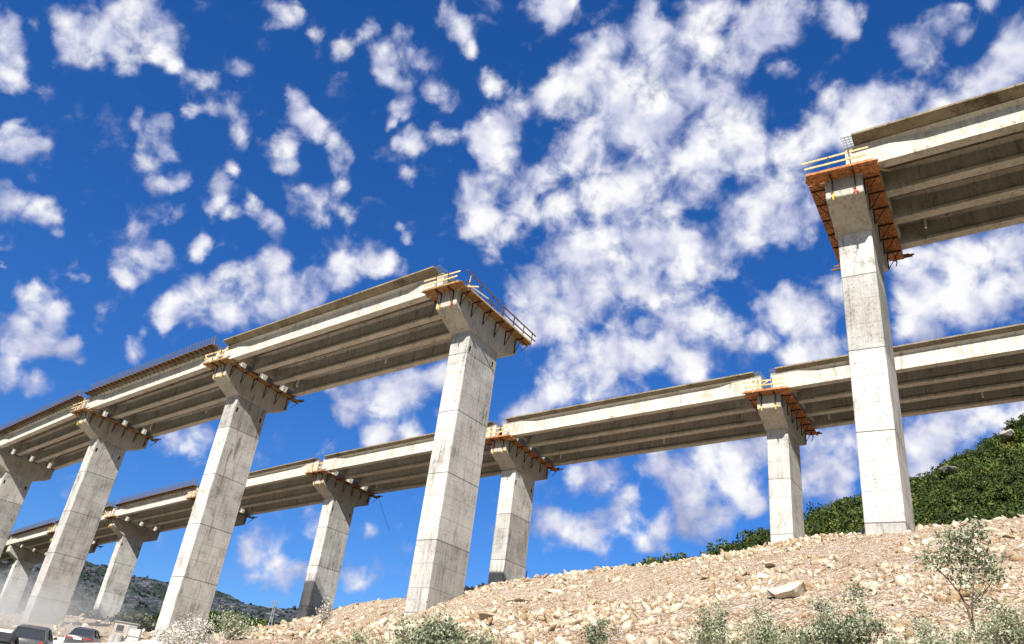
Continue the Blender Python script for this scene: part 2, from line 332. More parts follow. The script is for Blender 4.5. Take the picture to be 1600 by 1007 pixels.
def ground_mat():
    t = NT('limestone_ground'); p = t.pos()
    n1 = t.noise(p, .16, 6, .62, .6)
    n2 = t.noise(p, 1.3, 7, .68, .3)
    n3 = t.noise(p, 9, 5, .7)
    vo = t.node('TexVoronoi', feature='F1'); vo.inputs['Scale'].default_value = 3.2; t.l(p, vo.inputs['Vector'])
    vo2 = t.node('TexVoronoi', feature='F1'); vo2.inputs['Scale'].default_value = 9; t.l(p, vo2.inputs['Vector'])
    f = t.math('MULTIPLY_ADD', n1, .6, t.math('MULTIPLY', n2, .4))
    c = t.ramp(f, [(.36, (.25,.12,.05)), (.45, (.345,.21,.11)), (.53, (.41,.30,.19)), (.62, (.46,.375,.265)), (.74, (.54,.475,.375))])
    sepc = t.node('SeparateColor'); t.l(vo.outputs['Color'], sepc.inputs[0])
    c = t.mix(t.math('MULTIPLY', t.ramp(sepc.outputs[0], [(.55, (0,0,0)), (.62, (1,1,1))]), .6), c, (.54,.47,.39))
    sepc2 = t.node('SeparateColor'); t.l(vo2.outputs['Color'], sepc2.inputs[0])
    c = t.mix(t.math('MULTIPLY', sepc2.outputs[1], .5), c, (.20,.11,.06), 'MIX')
    # fine grit: pale chips and dark gaps
    vo3 = t.node('TexVoronoi', feature='F1'); vo3.inputs['Scale'].default_value = 21; t.l(p, vo3.inputs['Vector'])
    s3 = t.node('SeparateColor'); t.l(vo3.outputs['Color'], s3.inputs[0])
    c = t.mix(t.ramp(s3.outputs[0], [(.66, (0,0,0)), (.70, (.75,.75,.75))]), c, (.60,.545,.47))
    c = t.mix(t.ramp(s3.outputs[2], [(.74, (0,0,0)), (.78, (.8,.8,.8))]), c, (.12,.07,.042))
    # scrub colour added past the crest and behind, mostly unseen, to cut bounce light
    sp = t.node('SeparateXYZ'); t.l(p, sp.inputs[0])
    rad = t.math('SQRT', t.math('ADD', t.math('POWER', sp.outputs[0], 2.0), t.math('POWER', sp.outputs[1], 2.0)))
    def lin(v, a, b): return t.math('MULTIPLY', t.math('SUBTRACT', v, a), 1/(b-a), clamp=True)
    jit = t.math('MULTIPLY', t.math('SUBTRACT', n1, .5), 18.0)
    back = lin(t.math('ADD', sp.outputs[1], jit), 3.0, -5.0)
    past = t.math('MULTIPLY', lin(t.math('ADD', rad, jit), 95.0, 106.0), lin(sp.outputs[0], -24.0, -10.0))
    wide = lin(t.math('ADD', rad, jit), 175.0, 215.0)
    rgt = lin(t.math('ADD', t.math('SUBTRACT', sp.outputs[0], t.math('MULTIPLY', sp.outputs[1], .92)), jit), 3.0, 12.0)
    lft = lin(t.math('ADD', t.math('SUBTRACT', t.math('MULTIPLY', sp.outputs[0], -1.0), t.math('MULTIPLY', sp.outputs[1], .68)), jit), 6.0, 16.0)
    dimmed = t.math('MAXIMUM', t.math('MAXIMUM', back, past), t.math('MAXIMUM', wide, t.math('MAXIMUM', rgt, lft)))
    c = t.mix(dimmed, c, t.ramp(n2, [(.3, (.04,.045,.02)), (.7, (.12,.105,.06))]))
    h = t.math('ADD', t.math('MULTIPLY', vo.outputs['Distance'], .5), t.math('ADD', t.math('MULTIPLY', n2, .9), t.math('MULTIPLY', n3, .35)))
    h = t.math('ADD', h, t.math('MULTIPLY', vo2.outputs['Distance'], .3)); h = t.math('ADD', h, t.math('MULTIPLY', vo3.outputs['Distance'], .16))
    return t.bsdf(c, .95, bump=h, strength=.9, dist=.25, spec=.15)
M['ground'] = ground_mat()

def rock_mat(name, lo, hi, sc=1.0):
    t = NT(name); p = t.pos()
    at = t.node('Attribute', attribute_name='tint')
    n = t.noise(p, 3.0*sc, 6, .7, .4); n2 = t.noise(p, 14*sc, 4, .7)
    f = t.math('ADD', t.math('MULTIPLY', n, .5), t.math('MULTIPLY', at.outputs['Fac'], .5))
    c = t.ramp(f, [(.25, lo), (.5, tuple((a+b)/2 for a, b in zip(lo, hi))), (.68, hi)])
    return t.bsdf(c, .93, bump=t.math('ADD', n, t.math('MULTIPLY', n2, .4)), strength=.7, dist=.08, spec=.2)
M['rock'] = rock_mat('pale_limestone', (.25,.16,.085), (.53,.465,.36))
M['rockgrey'] = rock_mat('grey_outcrop', (.14,.125,.105), (.34,.315,.28), .25)

def leaf_mat(name, stops, trans=.25, rough=.55):
    t = NT(name); at = t.node('Attribute', attribute_name='tint')
    c = t.ramp(at.outputs['Fac'], stops)
    d = t.node('BsdfPrincipled'); t.l(c, d.inputs['Base Color']); d.inputs['Roughness'].default_value = rough
    d.inputs['Specular IOR Level'].default_value = .25
    tr = t.node('BsdfTranslucent'); t.l(c, tr.inputs['Color'])
    m = t.node('MixShader'); m.inputs[0].default_value = trans
    t.l(d.outputs[0], m.inputs[1]); t.l(tr.outputs[0], m.inputs[2]); t.l(m.outputs[0], t.out.inputs[0])
    return t.m
M['leafgreen'] = leaf_mat('leaf_grey_green', [(0, (.05,.07,.035)), (.5, (.17,.205,.115)), (1, (.46,.48,.34))])
M['leafsage'] = leaf_mat('leaf_sage', [(0, (.07,.09,.04)), (.5, (.22,.25,.14)), (1, (.52,.54,.38))])
M['leafwhite'] = leaf_mat('leaf_bleached', [(0, (.25,.23,.19)), (.5, (.5,.47,.41)), (1, (.74,.71,.64))])
M['forest'] = leaf_mat('maquis_leaf', [(0, (.018,.034,.009)), (.5, (.058,.085,.016)), (.85, (.125,.145,.026)), (1, (.20,.195,.045))], .12, .7)
M['scrubleaf'] = leaf_mat('distant_scrub_leaf', [(0, (.022,.032,.028)), (.5, (.04,.055,.045)), (1, (.075,.09,.07))], .05, .8)  # bluish tone: haze of distance painted into the leaf colour
M['olive'] = leaf_mat('olive_leaf', [(0, (.05,.06,.03)), (.6, (.13,.14,.075)), (1, (.24,.24,.15))], .15, .7)
M['bark'] = plain('bark', (.10,.075,.055), .9, var=.4)
M['stem'] = plain('dry_stem', (.34,.28,.2), .9, var=.3)

def hill_mat(name, rock, green, sc=1.0, cover=.5):
    t = NT(name); p = t.pos()
    n = t.noise(p, .035*sc, 8, .68, .4); n2 = t.noise(p, .16*sc, 6, .7)
    vo = t.node('TexVoronoi', feature='F1'); vo.inputs['Scale'].default_value = .16*sc; t.l(p, vo.inputs['Vector'])
    rockc = t.ramp(n2, [(.3, tuple(x*.55 for x in rock)), (.7, rock)])
    greenc = t.ramp(vo.outputs['Distance'], [(.1, tuple(x*1.3 for x in green)), (.7, tuple(x*.6 for x in green))])
    f = t.math('ADD', t.math('MULTIPLY', n, .6), t.math('MULTIPLY', n2, .4))
    m = t.ramp(f, [(cover-.05, (1,1,1)), (cover+.05, (0,0,0))])
    c = t.mix(m, rockc, greenc)
    return t.bsdf(c, 1, bump=t.math('ADD', n2, vo.outputs['Distance']), strength=.8, dist=3, spec=.05)
M['hill'] = hill_mat('scrub_hill', (.115,.118,.15), (.030,.045,.038), 1.6, .52)  # dark bluish rock: distance haze and cloud shade put into the colour
M['woodground'] = hill_mat('wood_floor', (.25,.22,.17), (.035,.05,.018), 4.0, .62)
M['foot'] = hill_mat('wooded_foot', (.18,.18,.19), (.022,.042,.022), 1.6, .60)
# ------------------------------------------------------------------ terrain
SV = np.array(SURVEY)
def _tps(r2): return .5*r2*np.log(r2+1e-9)
def _solve():
    X = SV[:, :2]; n = len(X)
    A = _tps(((X[:,None]-X[None])**2).sum(-1)) + np.eye(n)*3.0
    P = np.c_[np.ones(n), X]
    L = np.block([[A, P], [P.T, np.zeros((3,3))]])
    return np.linalg.solve(L, np.r_[SV[:,2], 0,0,0])
_W = _solve()
def base_h(x, y):
    x = np.asarray(x, float); y = np.asarray(y, float); sh = x.shape
    x = x.ravel(); y = y.ravel(); out = np.empty(len(x))
    for i in range(0, len(x), 20000):
        q = np.c_[x[i:i+20000], y[i:i+20000]]
        r2 = ((q[:,None]-SV[None,:,:2])**2).sum(-1)
        out[i:i+20000] = _tps(r2)@_W[:-3] + _W[-3] + q@_W[-2:]
    r = np.hypot(x, y); az = np.degrees(np.arctan2(x, y))
    far = np.where(y > 0, 9 + 14*np.clip((az+15)/40, 0, 1)*np.clip((75-az)/30, 0, 1), -2)
    k = np.clip((r-110)/90, 0, 1); k = k*k*(3-2*k)
    left = np.clip((-22-az)/8, 0, 1); k = np.where(az < -15, np.clip((r-(130+95*left))/80, 0, 1), k)
    return (np.clip(out, -8, 32)*(1-k) + far*k).reshape(sh)
def h(x, y):
    x = np.asarray(x, float); y = np.asarray(y, float)
    r = np.hypot(x, y)
    amp = np.clip((r-3)/10, 0, 1)*np.clip(1.25-r/300, .2, 1)
    road = np.clip(1-road_d(x, y)/6, 0, 1)
    return base_h(x, y) + amp*(1-.85*road)*(.5*fbm(x*.2, y*.2, 5, 3) + .12*fbm(x*1.4, y*1.4, 3, 9))
ROAD = [(-9, 20), (-15, 34), (-21, 50), (-34, 66), (-50, 80), (-72, 98), (-105, 128), (-150, 170)]
def road_d(x, y):
    d = np.full(np.shape(x), 1e9)
    for (ax, ay), (bx, by) in zip(ROAD[:-1], ROAD[1:]):
        ex, ey = bx-ax, by-ay; l2 = ex*ex+ey*ey
        t = np.clip(((x-ax)*ex+(y-ay)*ey)/l2, 0, 1)
        d = np.minimum(d, np.hypot(x-ax-t*ex, y-ay-t*ey))
    return d
def hz(x, y): return float(h(np.array([x]), np.array([y]))[0])

az = np.concatenate([np.arange(-180, -46, 4), np.arange(-46, 46, .22), np.arange(46, 180.1, 4)])
rr = np.concatenate([[.01, 1.5, 3, 4.5], np.geomspace(6, 130, 230), np.geomspace(135, 6000, 50)])
A, RR = np.meshgrid(np.radians(az), rr, indexing='ij')
X = RR*np.sin(A); Y = RR*np.cos(A); Z = h(X, Y)
na, nr = A.shape
idx = np.arange(na*nr).reshape(na, nr)
F = np.stack([idx[:-1,:-1], idx[:-1,1:], idx[1:,1:], idx[1:,:-1]], -1).reshape(-1, 4)[:, ::-1]
g = mesh_np('ground', np.stack([X,Y,Z],-1).reshape(-1,3), F, M['ground'], smooth=True)
tag(g, kind='structure')

# pale dusty track
def track():
    t = NT('dusty_track'); p = t.pos(); n = t.noise(p, .9, 6, .65); n2 = t.noise(p, 7, 4, .6)
    c = t.ramp(n, [(.3, (.60,.53,.45)), (.65, (.78,.74,.68))])
    m = t.bsdf(c, .95, bump=t.math('ADD', n, t.math('MULTIPLY', n2, .4)), strength=.5, dist=.08, spec=.1)
    P = []
    pts = [Vector((*p, 0)) for p in ROAD]
    cen = []
    for a, b in zip(pts[:-1], pts[1:]):
        k = int((b-a).length/1.0)
        cen += [a.lerp(b, i/k) for i in range(k)]
    cen = [sum(cen[max(0,i-6):i+7], Vector())/len(cen[max(0,i-6):i+7]) for i in range(len(cen))]
    xs = []; ys = []
    W_ = np.linspace(-1, 1, 15)
    for i, c0 in enumerate(cen):
        d = (cen[min(i+1,len(cen)-1)]-cen[max(i-1,0)]).normalized(); nn = Vector((-d.y, d.x, 0))
        wl = 5.2+1.0*math.sin(i*.31)+.6*math.sin(i*.83); wr = 5.0+.9*math.sin(i*.27+2)
        for w in W_:
            q = c0 + nn*(w*(wl if w > 0 else wr)); xs.append(q.x); ys.append(q.y)
    xs = np.array(xs); ys = np.array(ys); n = len(cen)
    zz = h(xs, ys).reshape(n, 15)
    edge = np.r_[-.25, np.full(13, .05), -.25]
    zz = (zz + edge).ravel()
    ix = np.arange(n*15).reshape(n, 15)
    Fq = np.stack([ix[:-1,:-1], ix[:-1,1:], ix[1:,1:], ix[1:,:-1]], -1).reshape(-1,4)
    tag(mesh_np('dirt_road', np.c_[xs,ys,zz], Fq, m, smooth=True), kind='structure')
track()

# ------------------------------------------------------------------ rocks
def ico(sub):
    bm = bmesh.new(); bmesh.ops.create_icosphere(bm, subdivisions=sub, radius=1)
    V = np.array([v.co for v in bm.verts]); bm.verts.index_update()
    Fc = np.array([[v.index for v in f.verts] for f in bm.faces]); bm.free(); return V, Fc
ICO = {k: ico(k) for k in (1, 2, 3, 4)}
def rock_shape(sub, rng, cuts=9, flat=.7):
    V, Fc = ICO[sub]; V = V.copy()
    for _ in range(cuts):
        n = rng.normal(size=3); n /= np.linalg.norm(n); d = rng.uniform(.35, .8)
        s = V@n-d; V -= np.where(s > 0, s, 0)[:,None]*n*.96
    V *= np.array([rng.uniform(.8,1.35), rng.uniform(.65,1.0), rng.uniform(.45,.8)*flat/.7])
    return V, Fc

def rubble(n, name, az0, az1, r0, r1, med, seed, label, keep=None):
    rng = np.random.default_rng(seed)
    vars_ = [rock_shape(1, rng, 7) for _ in range(14)]
    a = np.radians(rng.uniform(az0, az1, n)); r = np.exp(rng.uniform(math.log(r0), math.log(r1), n))
    x = r*np.sin(a); y = r*np.cos(a)
    cl = fbm(x*.35, y*.35, 4, 21) + .15
    s = med*np.exp(rng.normal(0, .68, n))*(r/25)**.55*(1+.8*np.clip(cl*2, -.6, 1.2))
    ok = (road_d(x, y) > 5.5) & (rng.uniform(size=n) < .45+1.1*np.clip(cl+.25, 0, 1)) & (s > .02)
    x, y, s = x[ok], y[ok], np.minimum(s[ok], .24*(r[ok]/25)**.5); n = len(x)
    z = h(x, y)
    Vs = []; Fs = []; Ts = []; b = 0
    which = rng.integers(0, len(vars_), n); ang = rng.uniform(0, 2*np.pi, n); tl = rng.normal(0, .5, (n, 2)); tint = rng.uniform(0, 1, n)
    for k, (V, Fc) in enumerate(vars_):
        ii = np.where(which == k)[0]
        if not len(ii): continue
        c, s_ = np.cos(ang[ii]), np.sin(ang[ii])
        P = V[None]*s[ii][:,None,None]
        Px = P[...,0]; Py = P[...,1]; Pz = P[...,2] + Px*tl[ii,0:1] + Py*tl[ii,1:2]
        Q = np.stack([Px*c[:,None]-Py*s_[:,None]+x[ii][:,None], Px*s_[:,None]+Py*c[:,None]+y[ii][:,None], Pz+z[ii][:,None]-.02*s[ii][:,None]], -1)
        m = len(V)
        Vs.append(Q.reshape(-1,3)); Fs.append((Fc[None]+(np.arange(len(ii))*m)[:,None,None]).reshape(-1,3)+b)
        Ts.append(np.repeat(tint[ii], m)); b += m*len(ii)
    o = mesh_np(name, np.concatenate(Vs), np.concatenate(Fs), M['rock'], tint=np.concatenate(Ts))
    tag(o, label, 'rubble', kind='stuff')
rubble(42000, 'loose_rubble', -16, 40, 9, 100, .042, 5, 'pale broken limestone rubble strewn over the slope below the piers')
rubble(1400, 'rock_pile', 16.5, 24.5, 52, 74, .085, 8, 'pile of broken rocks on the crest between the two right piers')
rubble(900, 'crest_stones', -1, 9, 60, 88, .085, 12, 'broken stones along the crest right of the middle pier')
rubble(3500, 'roadside_rubble', -32, -12, 18, 140, .075, 6, 'pale stones scattered beside the dusty track on the left')

F_, PI_, RO_ = 1243.53, R(28.31047), R(-7.68114)      # camera: focal length in photo pixels, pitch, roll

def boulder(x, y, size, label, seed, tint=.8, sc=(1,1,1), rz=None):
    rng = np.random.default_rng(seed)
    V, Fc = rock_shape(3, rng, 13)
    size *= .8; V = V*np.array(sc)*size
    V += (fbm(V[:,0]*3/size+seed, V[:,1]*3/size+V[:,2]*2/size, 3, seed)*.05*size)[:,None]*V/np.maximum(np.linalg.norm(V,axis=1),1e-6)[:,None]
    a = rng.uniform(0, 6.28) if rz is None else rz; c, s = math.cos(a), math.sin(a)
    V = np.stack([V[:,0]*c-V[:,1]*s, V[:,0]*s+V[:,1]*c, V[:,2]-.02*size*sc[2]], -1)
    o = mesh_np('boulder', V, Fc, M['rock'], tint=np.full(len(V), tint), loc=(x, y, hz(x, y)))
    tag(o, label, 'boulder', 'boulders on the rubble slope')
BL = [
 (7.95, 20.78, 1.1, .85, (1.3,.8,.8), 'largest pale boulder, lying tilted on the middle of the rubble slope'),
 (13.88, 38.05, .62, .55, (1.2,.8,.75), 'brown faced boulder with a shaded hollow under it, below the shorter right pier'),
 (12.46, 35.63, .55, .9, (1.2,.8,.7), 'white angular boulder just left of the brown faced boulder'),
 (8.66, 21.31, .34, .25, (1.1,.9,.8), 'small brown boulder at the right of the largest tilted boulder'),
 (2.75, 52.68, .95, .95, (1.7,.8,.5), 'long white slab of rock on the slope right of the central pier'),
 (5.29, 55.25, 1.0, .85, (1.8,.7,.45), 'pale flat slab of rock near the crest behind the long white slab'),
 (6.76, 54.58, .6, .9, (1.2,.8,.8), 'white block at the crest beside the pale flat slab'),
 (7.42, 37.27, .5, .9, (1.5,.8,.5), 'low white rock alone on the gravel between the two right bushes and the crest'),
 (0.55, 22.74, .5, .6, (1.2,.9,.7), 'tan boulder low on the slope right of the green bush'),
 (11.03, 39.75, .55, .95, (1.5,.7,.55), 'white flat rock left of the shorter right pier, on the upper slope'),
 (14.74, 34.48, .5, .6, (1.1,.9,.8), 'tan boulder in the rock pile between the two right piers'),
 (14.26, 35.76, .45, .85, (1.1,.9,.8), 'pale boulder topping the rock pile between the two right piers'),
 (23.06, 35.40, .6, .95, (1.3,.8,.7), 'white boulder on the crest right of the tall right pier, above the sapling'),
 (15.79, 23.72, .35, .95, (1.1,.9,.75), 'white rounded stone at the right edge beside the sapling'),
 (21.47, 31.35, .6, .3, (1.6,.8,.5), 'rust brown ledge of rock at the far right of the slope'),
 (-5.40, 59.00, .5, .55, (1.3,.9,.7), 'tan boulder on the gravel mound left of the central pier'),
 (-14.41, 56.18, .9, .75, (1.5,.9,.6), 'pale broad rock at the left foot of the gravel mound'),
 (-12.94, 57.56, .7, .35, (1.3,.9,.6), 'brown topped rock at the left foot of the gravel mound'),
 (-28.67, 80.02, .5, .4, (1.2,.9,.8), 'brown rock at the foot of the big left pier beside the hut'),
 (8.80, 17.40, .3, .8, (1.2,.9,.7), 'small pale rock on the bare soil left of the sapling'),
]
for i, (bx, by, size, tint, sc, lab) in enumerate(BL):
    boulder(bx, by, size, lab, 100+i, tint, sc)

# ------------------------------------------------------------------ hills
def polar_hill(name, ridge, rtop, r0, zin, mat, noise, az_step=.3, nr=60, drop=0.0, seed=1, back=1.7):
    ra = np.array([p[0] for p in ridge]); re = np.array([p[1] for p in ridge])
    a = np.arange(ra[0], ra[-1]+1e-6, az_step); el = np.interp(a, ra, re)
    s = np.linspace(0, back, nr)
    rt = np.interp(a, [p[0] for p in rtop], [p[1] for p in rtop])
    Aa, S = np.meshgrid(np.radians(a), s, indexing='ij')
    Rt = np.repeat(rt[:,None], nr, 1); r = r0 + (Rt-r0)*S
    zt = 1.6 + Rt*np.tan(np.radians(np.repeat(el[:,None], nr, 1))) - drop
    k = np.clip(S, 0, 1); prof = k**1.15
    z = zin + (zt-zin)*np.where(S <= 1, prof, 1-.6*(np.clip(S-1,0,9)/(back-1))**1.5)
    X = r*np.sin(Aa); Y = r*np.cos(Aa)
    env = np.clip(S*2.5, 0, 1)*np.where(S < 1, 1-.5*S, .5)
    z = z + noise*env*fbm(X*6/ r0, Y*6/ r0, 6, seed)
    n = len(a); ix = np.arange(n*nr).reshape(n, nr)
    Fq = np.stack([ix[:-1,:-1], ix[:-1,1:], ix[1:,1:], ix[1:,:-1]], -1).reshape(-1,4)[:, ::-1]
    o = mesh_np(name, np.stack([X,Y,z],-1).reshape(-1,3), Fq, mat, smooth=True)
    tag(o, kind='structure')
    return a, s, X, Y, z
wr = [(-10,4),(2,8),(8,11.2)] + [(a_, e_+(.50 if a_ < 15 else .15)) for a_, e_ in WOOD_RIDGE] + [(42,24),(50,26),(62,27),(80,20)]
wooded = polar_hill('wooded_hill', wr, [(-10,150),(12,155),(20,185),(30,220),(36,245),(50,280),(80,300)], 98, 12, M['woodground'], 3.0, drop=2.6, seed=31)
fr = [(-75,5),(-60,6.5),(-45,6.2)] + FAR_RIDGE + [(-6,6.0),(-2,5),(6,3)]
farh = polar_hill('hills', fr, [(-75,900),(-29,900),(-24,820),(-23,820),(-22.4,1150),(-12,1150),(-9.6,1300),(6,1300)], 330, 9, M['hill'], 26, az_step=.12, nr=90, seed=41)
foot = [(-75,3.2),(-40,3.2),(-29,3.4),(-26,3.5),(-23,3.6),(-20,4.6),(-17.5,5.35),(-15.2,5.25),(-13.5,5.35),(-12,5.3),(-9.5,5.4),(-7,5.2),(0,4)]
footh = polar_hill('hill_foot', foot, [(-75,420),(0,420)], 240, 8, M['foot'], 6, az_step=.2, nr=50, seed=51)
# ------------------------------------------------------------------ viaducts
def centre(nm):
    mx, my, th, zt, off = PIERS[nm]; a = R(th)
    e = Vector((math.cos(a), math.sin(a), 0)); t = Vector((-e.y, e.x, 0))
    return Vector((mx, my, 0)) - e*T/2 + t*WD/2, a, zt, off

def make_pier(nm, label, group):
    c, a, zt, off = centre(nm)
    zb = hz(c.x, c.y)
    root = tag(empty('bridge_pier', (c.x, c.y, zb), a), label, 'pier', group)
    # shaft: origin of the part sits on its topmost construction joint
    zo = zt-off-zb
    b = MB(); hx, hy = T/2, WD/2; top = off+.25; bot = -(zo+4)
    ch = .05
    prof = [(-hx+ch,-hy),(hx-ch,-hy),(hx,-hy+ch),(hx,hy-ch),(hx-ch,hy),(-hx+ch,hy),(-hx,hy-ch),(-hx,-hy+ch)]
    # end faces and chamfers
    n = 8
    vs = [(x,y,bot) for x,y in prof]+[(x,y,top) for x,y in prof]
    fs = [tuple(range(n))[::-1], tuple(range(n,2*n))]
    for i in range(n):
        if i in (2, 6): continue            # the two wide faces are gridded below, with pockets
        j = (i+1) % n; fs.append((i, j, n+j, n+i))
    b.add(vs, fs)
    pk = []
    zc = off-1.35
    ys = [-hy+ch, -hy+.20, -hy+.42, hy-.62, hy-.40, hy-ch]
    zs = [bot, zc-.24, zc+.24, top]
    for sx in (1, -1):
        for i in range(5):
            for k in range(3):
                y0,y1,z0,z1 = ys[i],ys[i+1],zs[k],zs[k+1]
                if k == 1 and i in (1, 3):
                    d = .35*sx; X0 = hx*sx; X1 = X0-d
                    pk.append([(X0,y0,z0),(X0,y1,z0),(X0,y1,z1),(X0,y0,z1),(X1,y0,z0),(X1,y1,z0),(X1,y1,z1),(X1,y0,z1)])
                    continue
                b.add([(hx*sx,y0,z0),(hx*sx,y1,z0),(hx*sx,y1,z1),(hx*sx,y0,z1)], [(0,1,2,3)])
    b.build('shaft', M['pier'], root, (0,0,zo))
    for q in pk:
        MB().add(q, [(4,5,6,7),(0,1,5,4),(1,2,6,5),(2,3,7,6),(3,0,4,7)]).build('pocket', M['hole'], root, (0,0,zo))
    # hammerhead cap
    zt_ = zt-zb
    pr = [(-1.95,.05),(-4.28,1.14),(-4.28,2.6),(4.28,2.6),(4.28,1.14),(1.95,.05)]
    cap = MB().prism([(y, z-K*y) for y, z in pr], -T/2-.1, T/2+.1)
    co = cap.build('cap', M['cap'], root, (0,0,zt_), bevel=.045)
    for y in GY:
        for x in (-.68, .68): MB().box(x-.2, x+.2, y-.2, y+.2, 2.59, 2.70, K).build('bearing', M['rust'], co)
    return root

GY = (-4.2, -1.4, 1.4, 4.2)

def girder(L, dz, y):
    """precast I girder with thickened ends; sections lofted along x"""
    z0 = 2.70-K*y; zt = 4.34-K*y
    def sec(x, w, s):
        f = .34; hb = .22; tp = .20
        p = [(-f,0),(f,0),(f,hb),(max(w,.0),hb+tp*(1-s)+.001),(w,zt-z0-.16),(.42,zt-z0),(-.42,zt-z0),(-w,zt-z0-.16),(-w,hb+tp*(1-s)+.001),(-f,hb)]
        return [(x, y+a, z0+dz*x/L+b) for a, b in p]
    xs = [(.40,.33,1),(2.9,.33,1),(4.6,.10,0),(L-4.6,.10,0),(L-2.9,.33,1),(L-.40,.33,1)]
    return MB().loft([sec(*q) for q in xs])

def make_span(a, b, label, group, half, fence=False, seed=0, ext=False):
    ca, _, za, _ = centre(a); cb, _, zb, _ = centre(b)
    d = cb-ca; L = d.length; rz = math.atan2(d.y, d.x); dz = zb-za
    root = tag(empty('deck_span', (ca.x, ca.y, za), rz), label, 'bridge deck', group)
    S = lambda x: dz*x/L
    for y in GY:
        girder(L, dz, y).build('girder', M['girder'], root)
    x0, x1 = T/2, L-T/2
    # slab
    def ssec(x):
        p = [(-half,4.56),(-half,4.69),(half,4.69),(half,4.56),(4.66,4.36),(3.78,4.36),(-3.78,4.36),(-4.66,4.36)]
        return [(x, y, z-K*y+S(x)) for y, z in p]
    n = 6
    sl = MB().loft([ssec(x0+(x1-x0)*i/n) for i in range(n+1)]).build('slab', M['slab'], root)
    # end diaphragms and one at mid span between the girders
    for x, w in ((1.9,.28),(L-1.9,.28)):
        for ya, yb in zip(GY[:-1], GY[1:]):
            D = MB(); D.box(x-w/2, x+w/2, ya+.09, yb-.09, 3.15+S(x), 4.355+S(x), K); D.build('diaphragm', M['girder'], root)
    # reinforcement left projecting at the slab ends and along the near edge
    rb = MB()
    for xe, s in ((x0, -1), (x1, 1)):
        y = -half+.15
        while y < half:
            for zz in (4.6, 4.66):
                rb.bar((xe-s*.05, y, zz-K*y+S(xe)), (xe+s*(.62+.1*random.random()), y+random.uniform(-.03,.03), zz-K*y+S(xe)), .022)
            y += .22
        for q in (.2, .42): rb.bar((xe+s*q, -half+.1, 4.68+K*half+S(xe)), (xe+s*q, half-.1, 4.68-K*half+S(xe)), .02)
    if not fence:
        x = x0+.3
        while x < x1:
            for yy in (-half+.12, half-.12):
                rb.bar((x, yy, 4.66-K*yy+S(x)), (x, yy, 4.66-K*yy+S(x)+.16), .02)
            x += .3
    tag(rb.build('starter_bars', M['rebar'], sl), kind='stuff')
    # small drain spouts under the slab
    for x, y in ((L*.12, 2.8), (L*.55, 2.8)):
        MB().tube([(x,y,4.36-K*y+S(x)), (x,y,2.75-K*y+S(x))], .085, 10).build('drain_pipe', M['pipe'], root)
    if fence:
        for sgn, nm_ in ((-1,'near'), (1,'far')):
            fw = tag(empty('edge_formwork', (ca.x, ca.y, za), rz), None, 'formwork')
            ye = sgn*half
            tag(fw, FENCE[(a, nm_)], 'formwork', 'timber edge formwork')
            bd = MB()
            secs = []
            for i in range(7):
                x = x0-.2+(x1-x0+.4)*i/6
                y0_, y1_ = ye-sgn*.32, ye+sgn*.34
                secs.append([(x,y0_,4.50-K*y0_+S(x)),(x,y1_,4.50-K*y1_+S(x)),(x,y1_,4.545-K*y1_+S(x)),(x,y0_,4.545-K*y0_+S(x))])
            bd.loft(secs)
            secs = []
            for i in range(7):
                x = x0-.2+(x1-x0+.4)*i/6; y0_ = ye+sgn*.012; y1_ = ye+sgn*.045
                secs.append([(x,y0_,4.55-K*y0_+S(x)),(x,y1_,4.55-K*y1_+S(x)),(x,y1_,4.80-K*y1_+S(x)),(x,y0_,4.80-K*y0_+S(x))])
            bd.loft(secs)
            bd.build('board', M['darktimber'], fw)
            x = x0+.25; step = .92
            while x < x1:
                br = MB(); yi = ye-sgn*.55; yo = ye+sgn*.42; zk = 4.47
                zz = lambda y: zk-K*y+S(x)
                br.bar((x,yi,zz(yi)),(x,yo,zz(yo)),.07,.09)
                br.bar((x,yo-sgn*.05,zz(yo)),(x,yi+sgn*.05,zz(yi)-.42),.05)
                br.build('bracket', M['rust'], fw)
                x += step
            # cage of kerb reinforcement standing on the edge
            cg = MB(); x = x0+.1; pts = []
            while x < x1:
                y = ye-sgn*.16; z = 4.69-K*y+S(x); jx = random.uniform(-.05,.05); ht = 1.1+random.uniform(-.05,.05)
                cg.bar((x,y,z-.05),(x+jx,y+sgn*.12,z+ht),.05)
                cg.bar((x+.06,y-sgn*.32,z-.05),(x+.06+jx,y-sgn*.22,z+ht*.92),.04)
                cg.bar((x+jx,y+sgn*.12,z+ht),(x+.06+jx,y-sgn*.22,z+ht*.92),.034)
                x += .58
            for k in range(5):
                y = ye-sgn*.16+sgn*.12*(k/4); zz = .12+.235*k
                prev = None
                for i in range(15):
                    x = x0+(x1-x0)*i/14; p = (x, y, 4.69-K*y+S(x)+zz+random.uniform(-.012,.012))
                    if prev: cg.bar(prev, p, .038)
                    prev = p
            cg.build('reinforcement_cage', M['rebar'], sl)
    return root

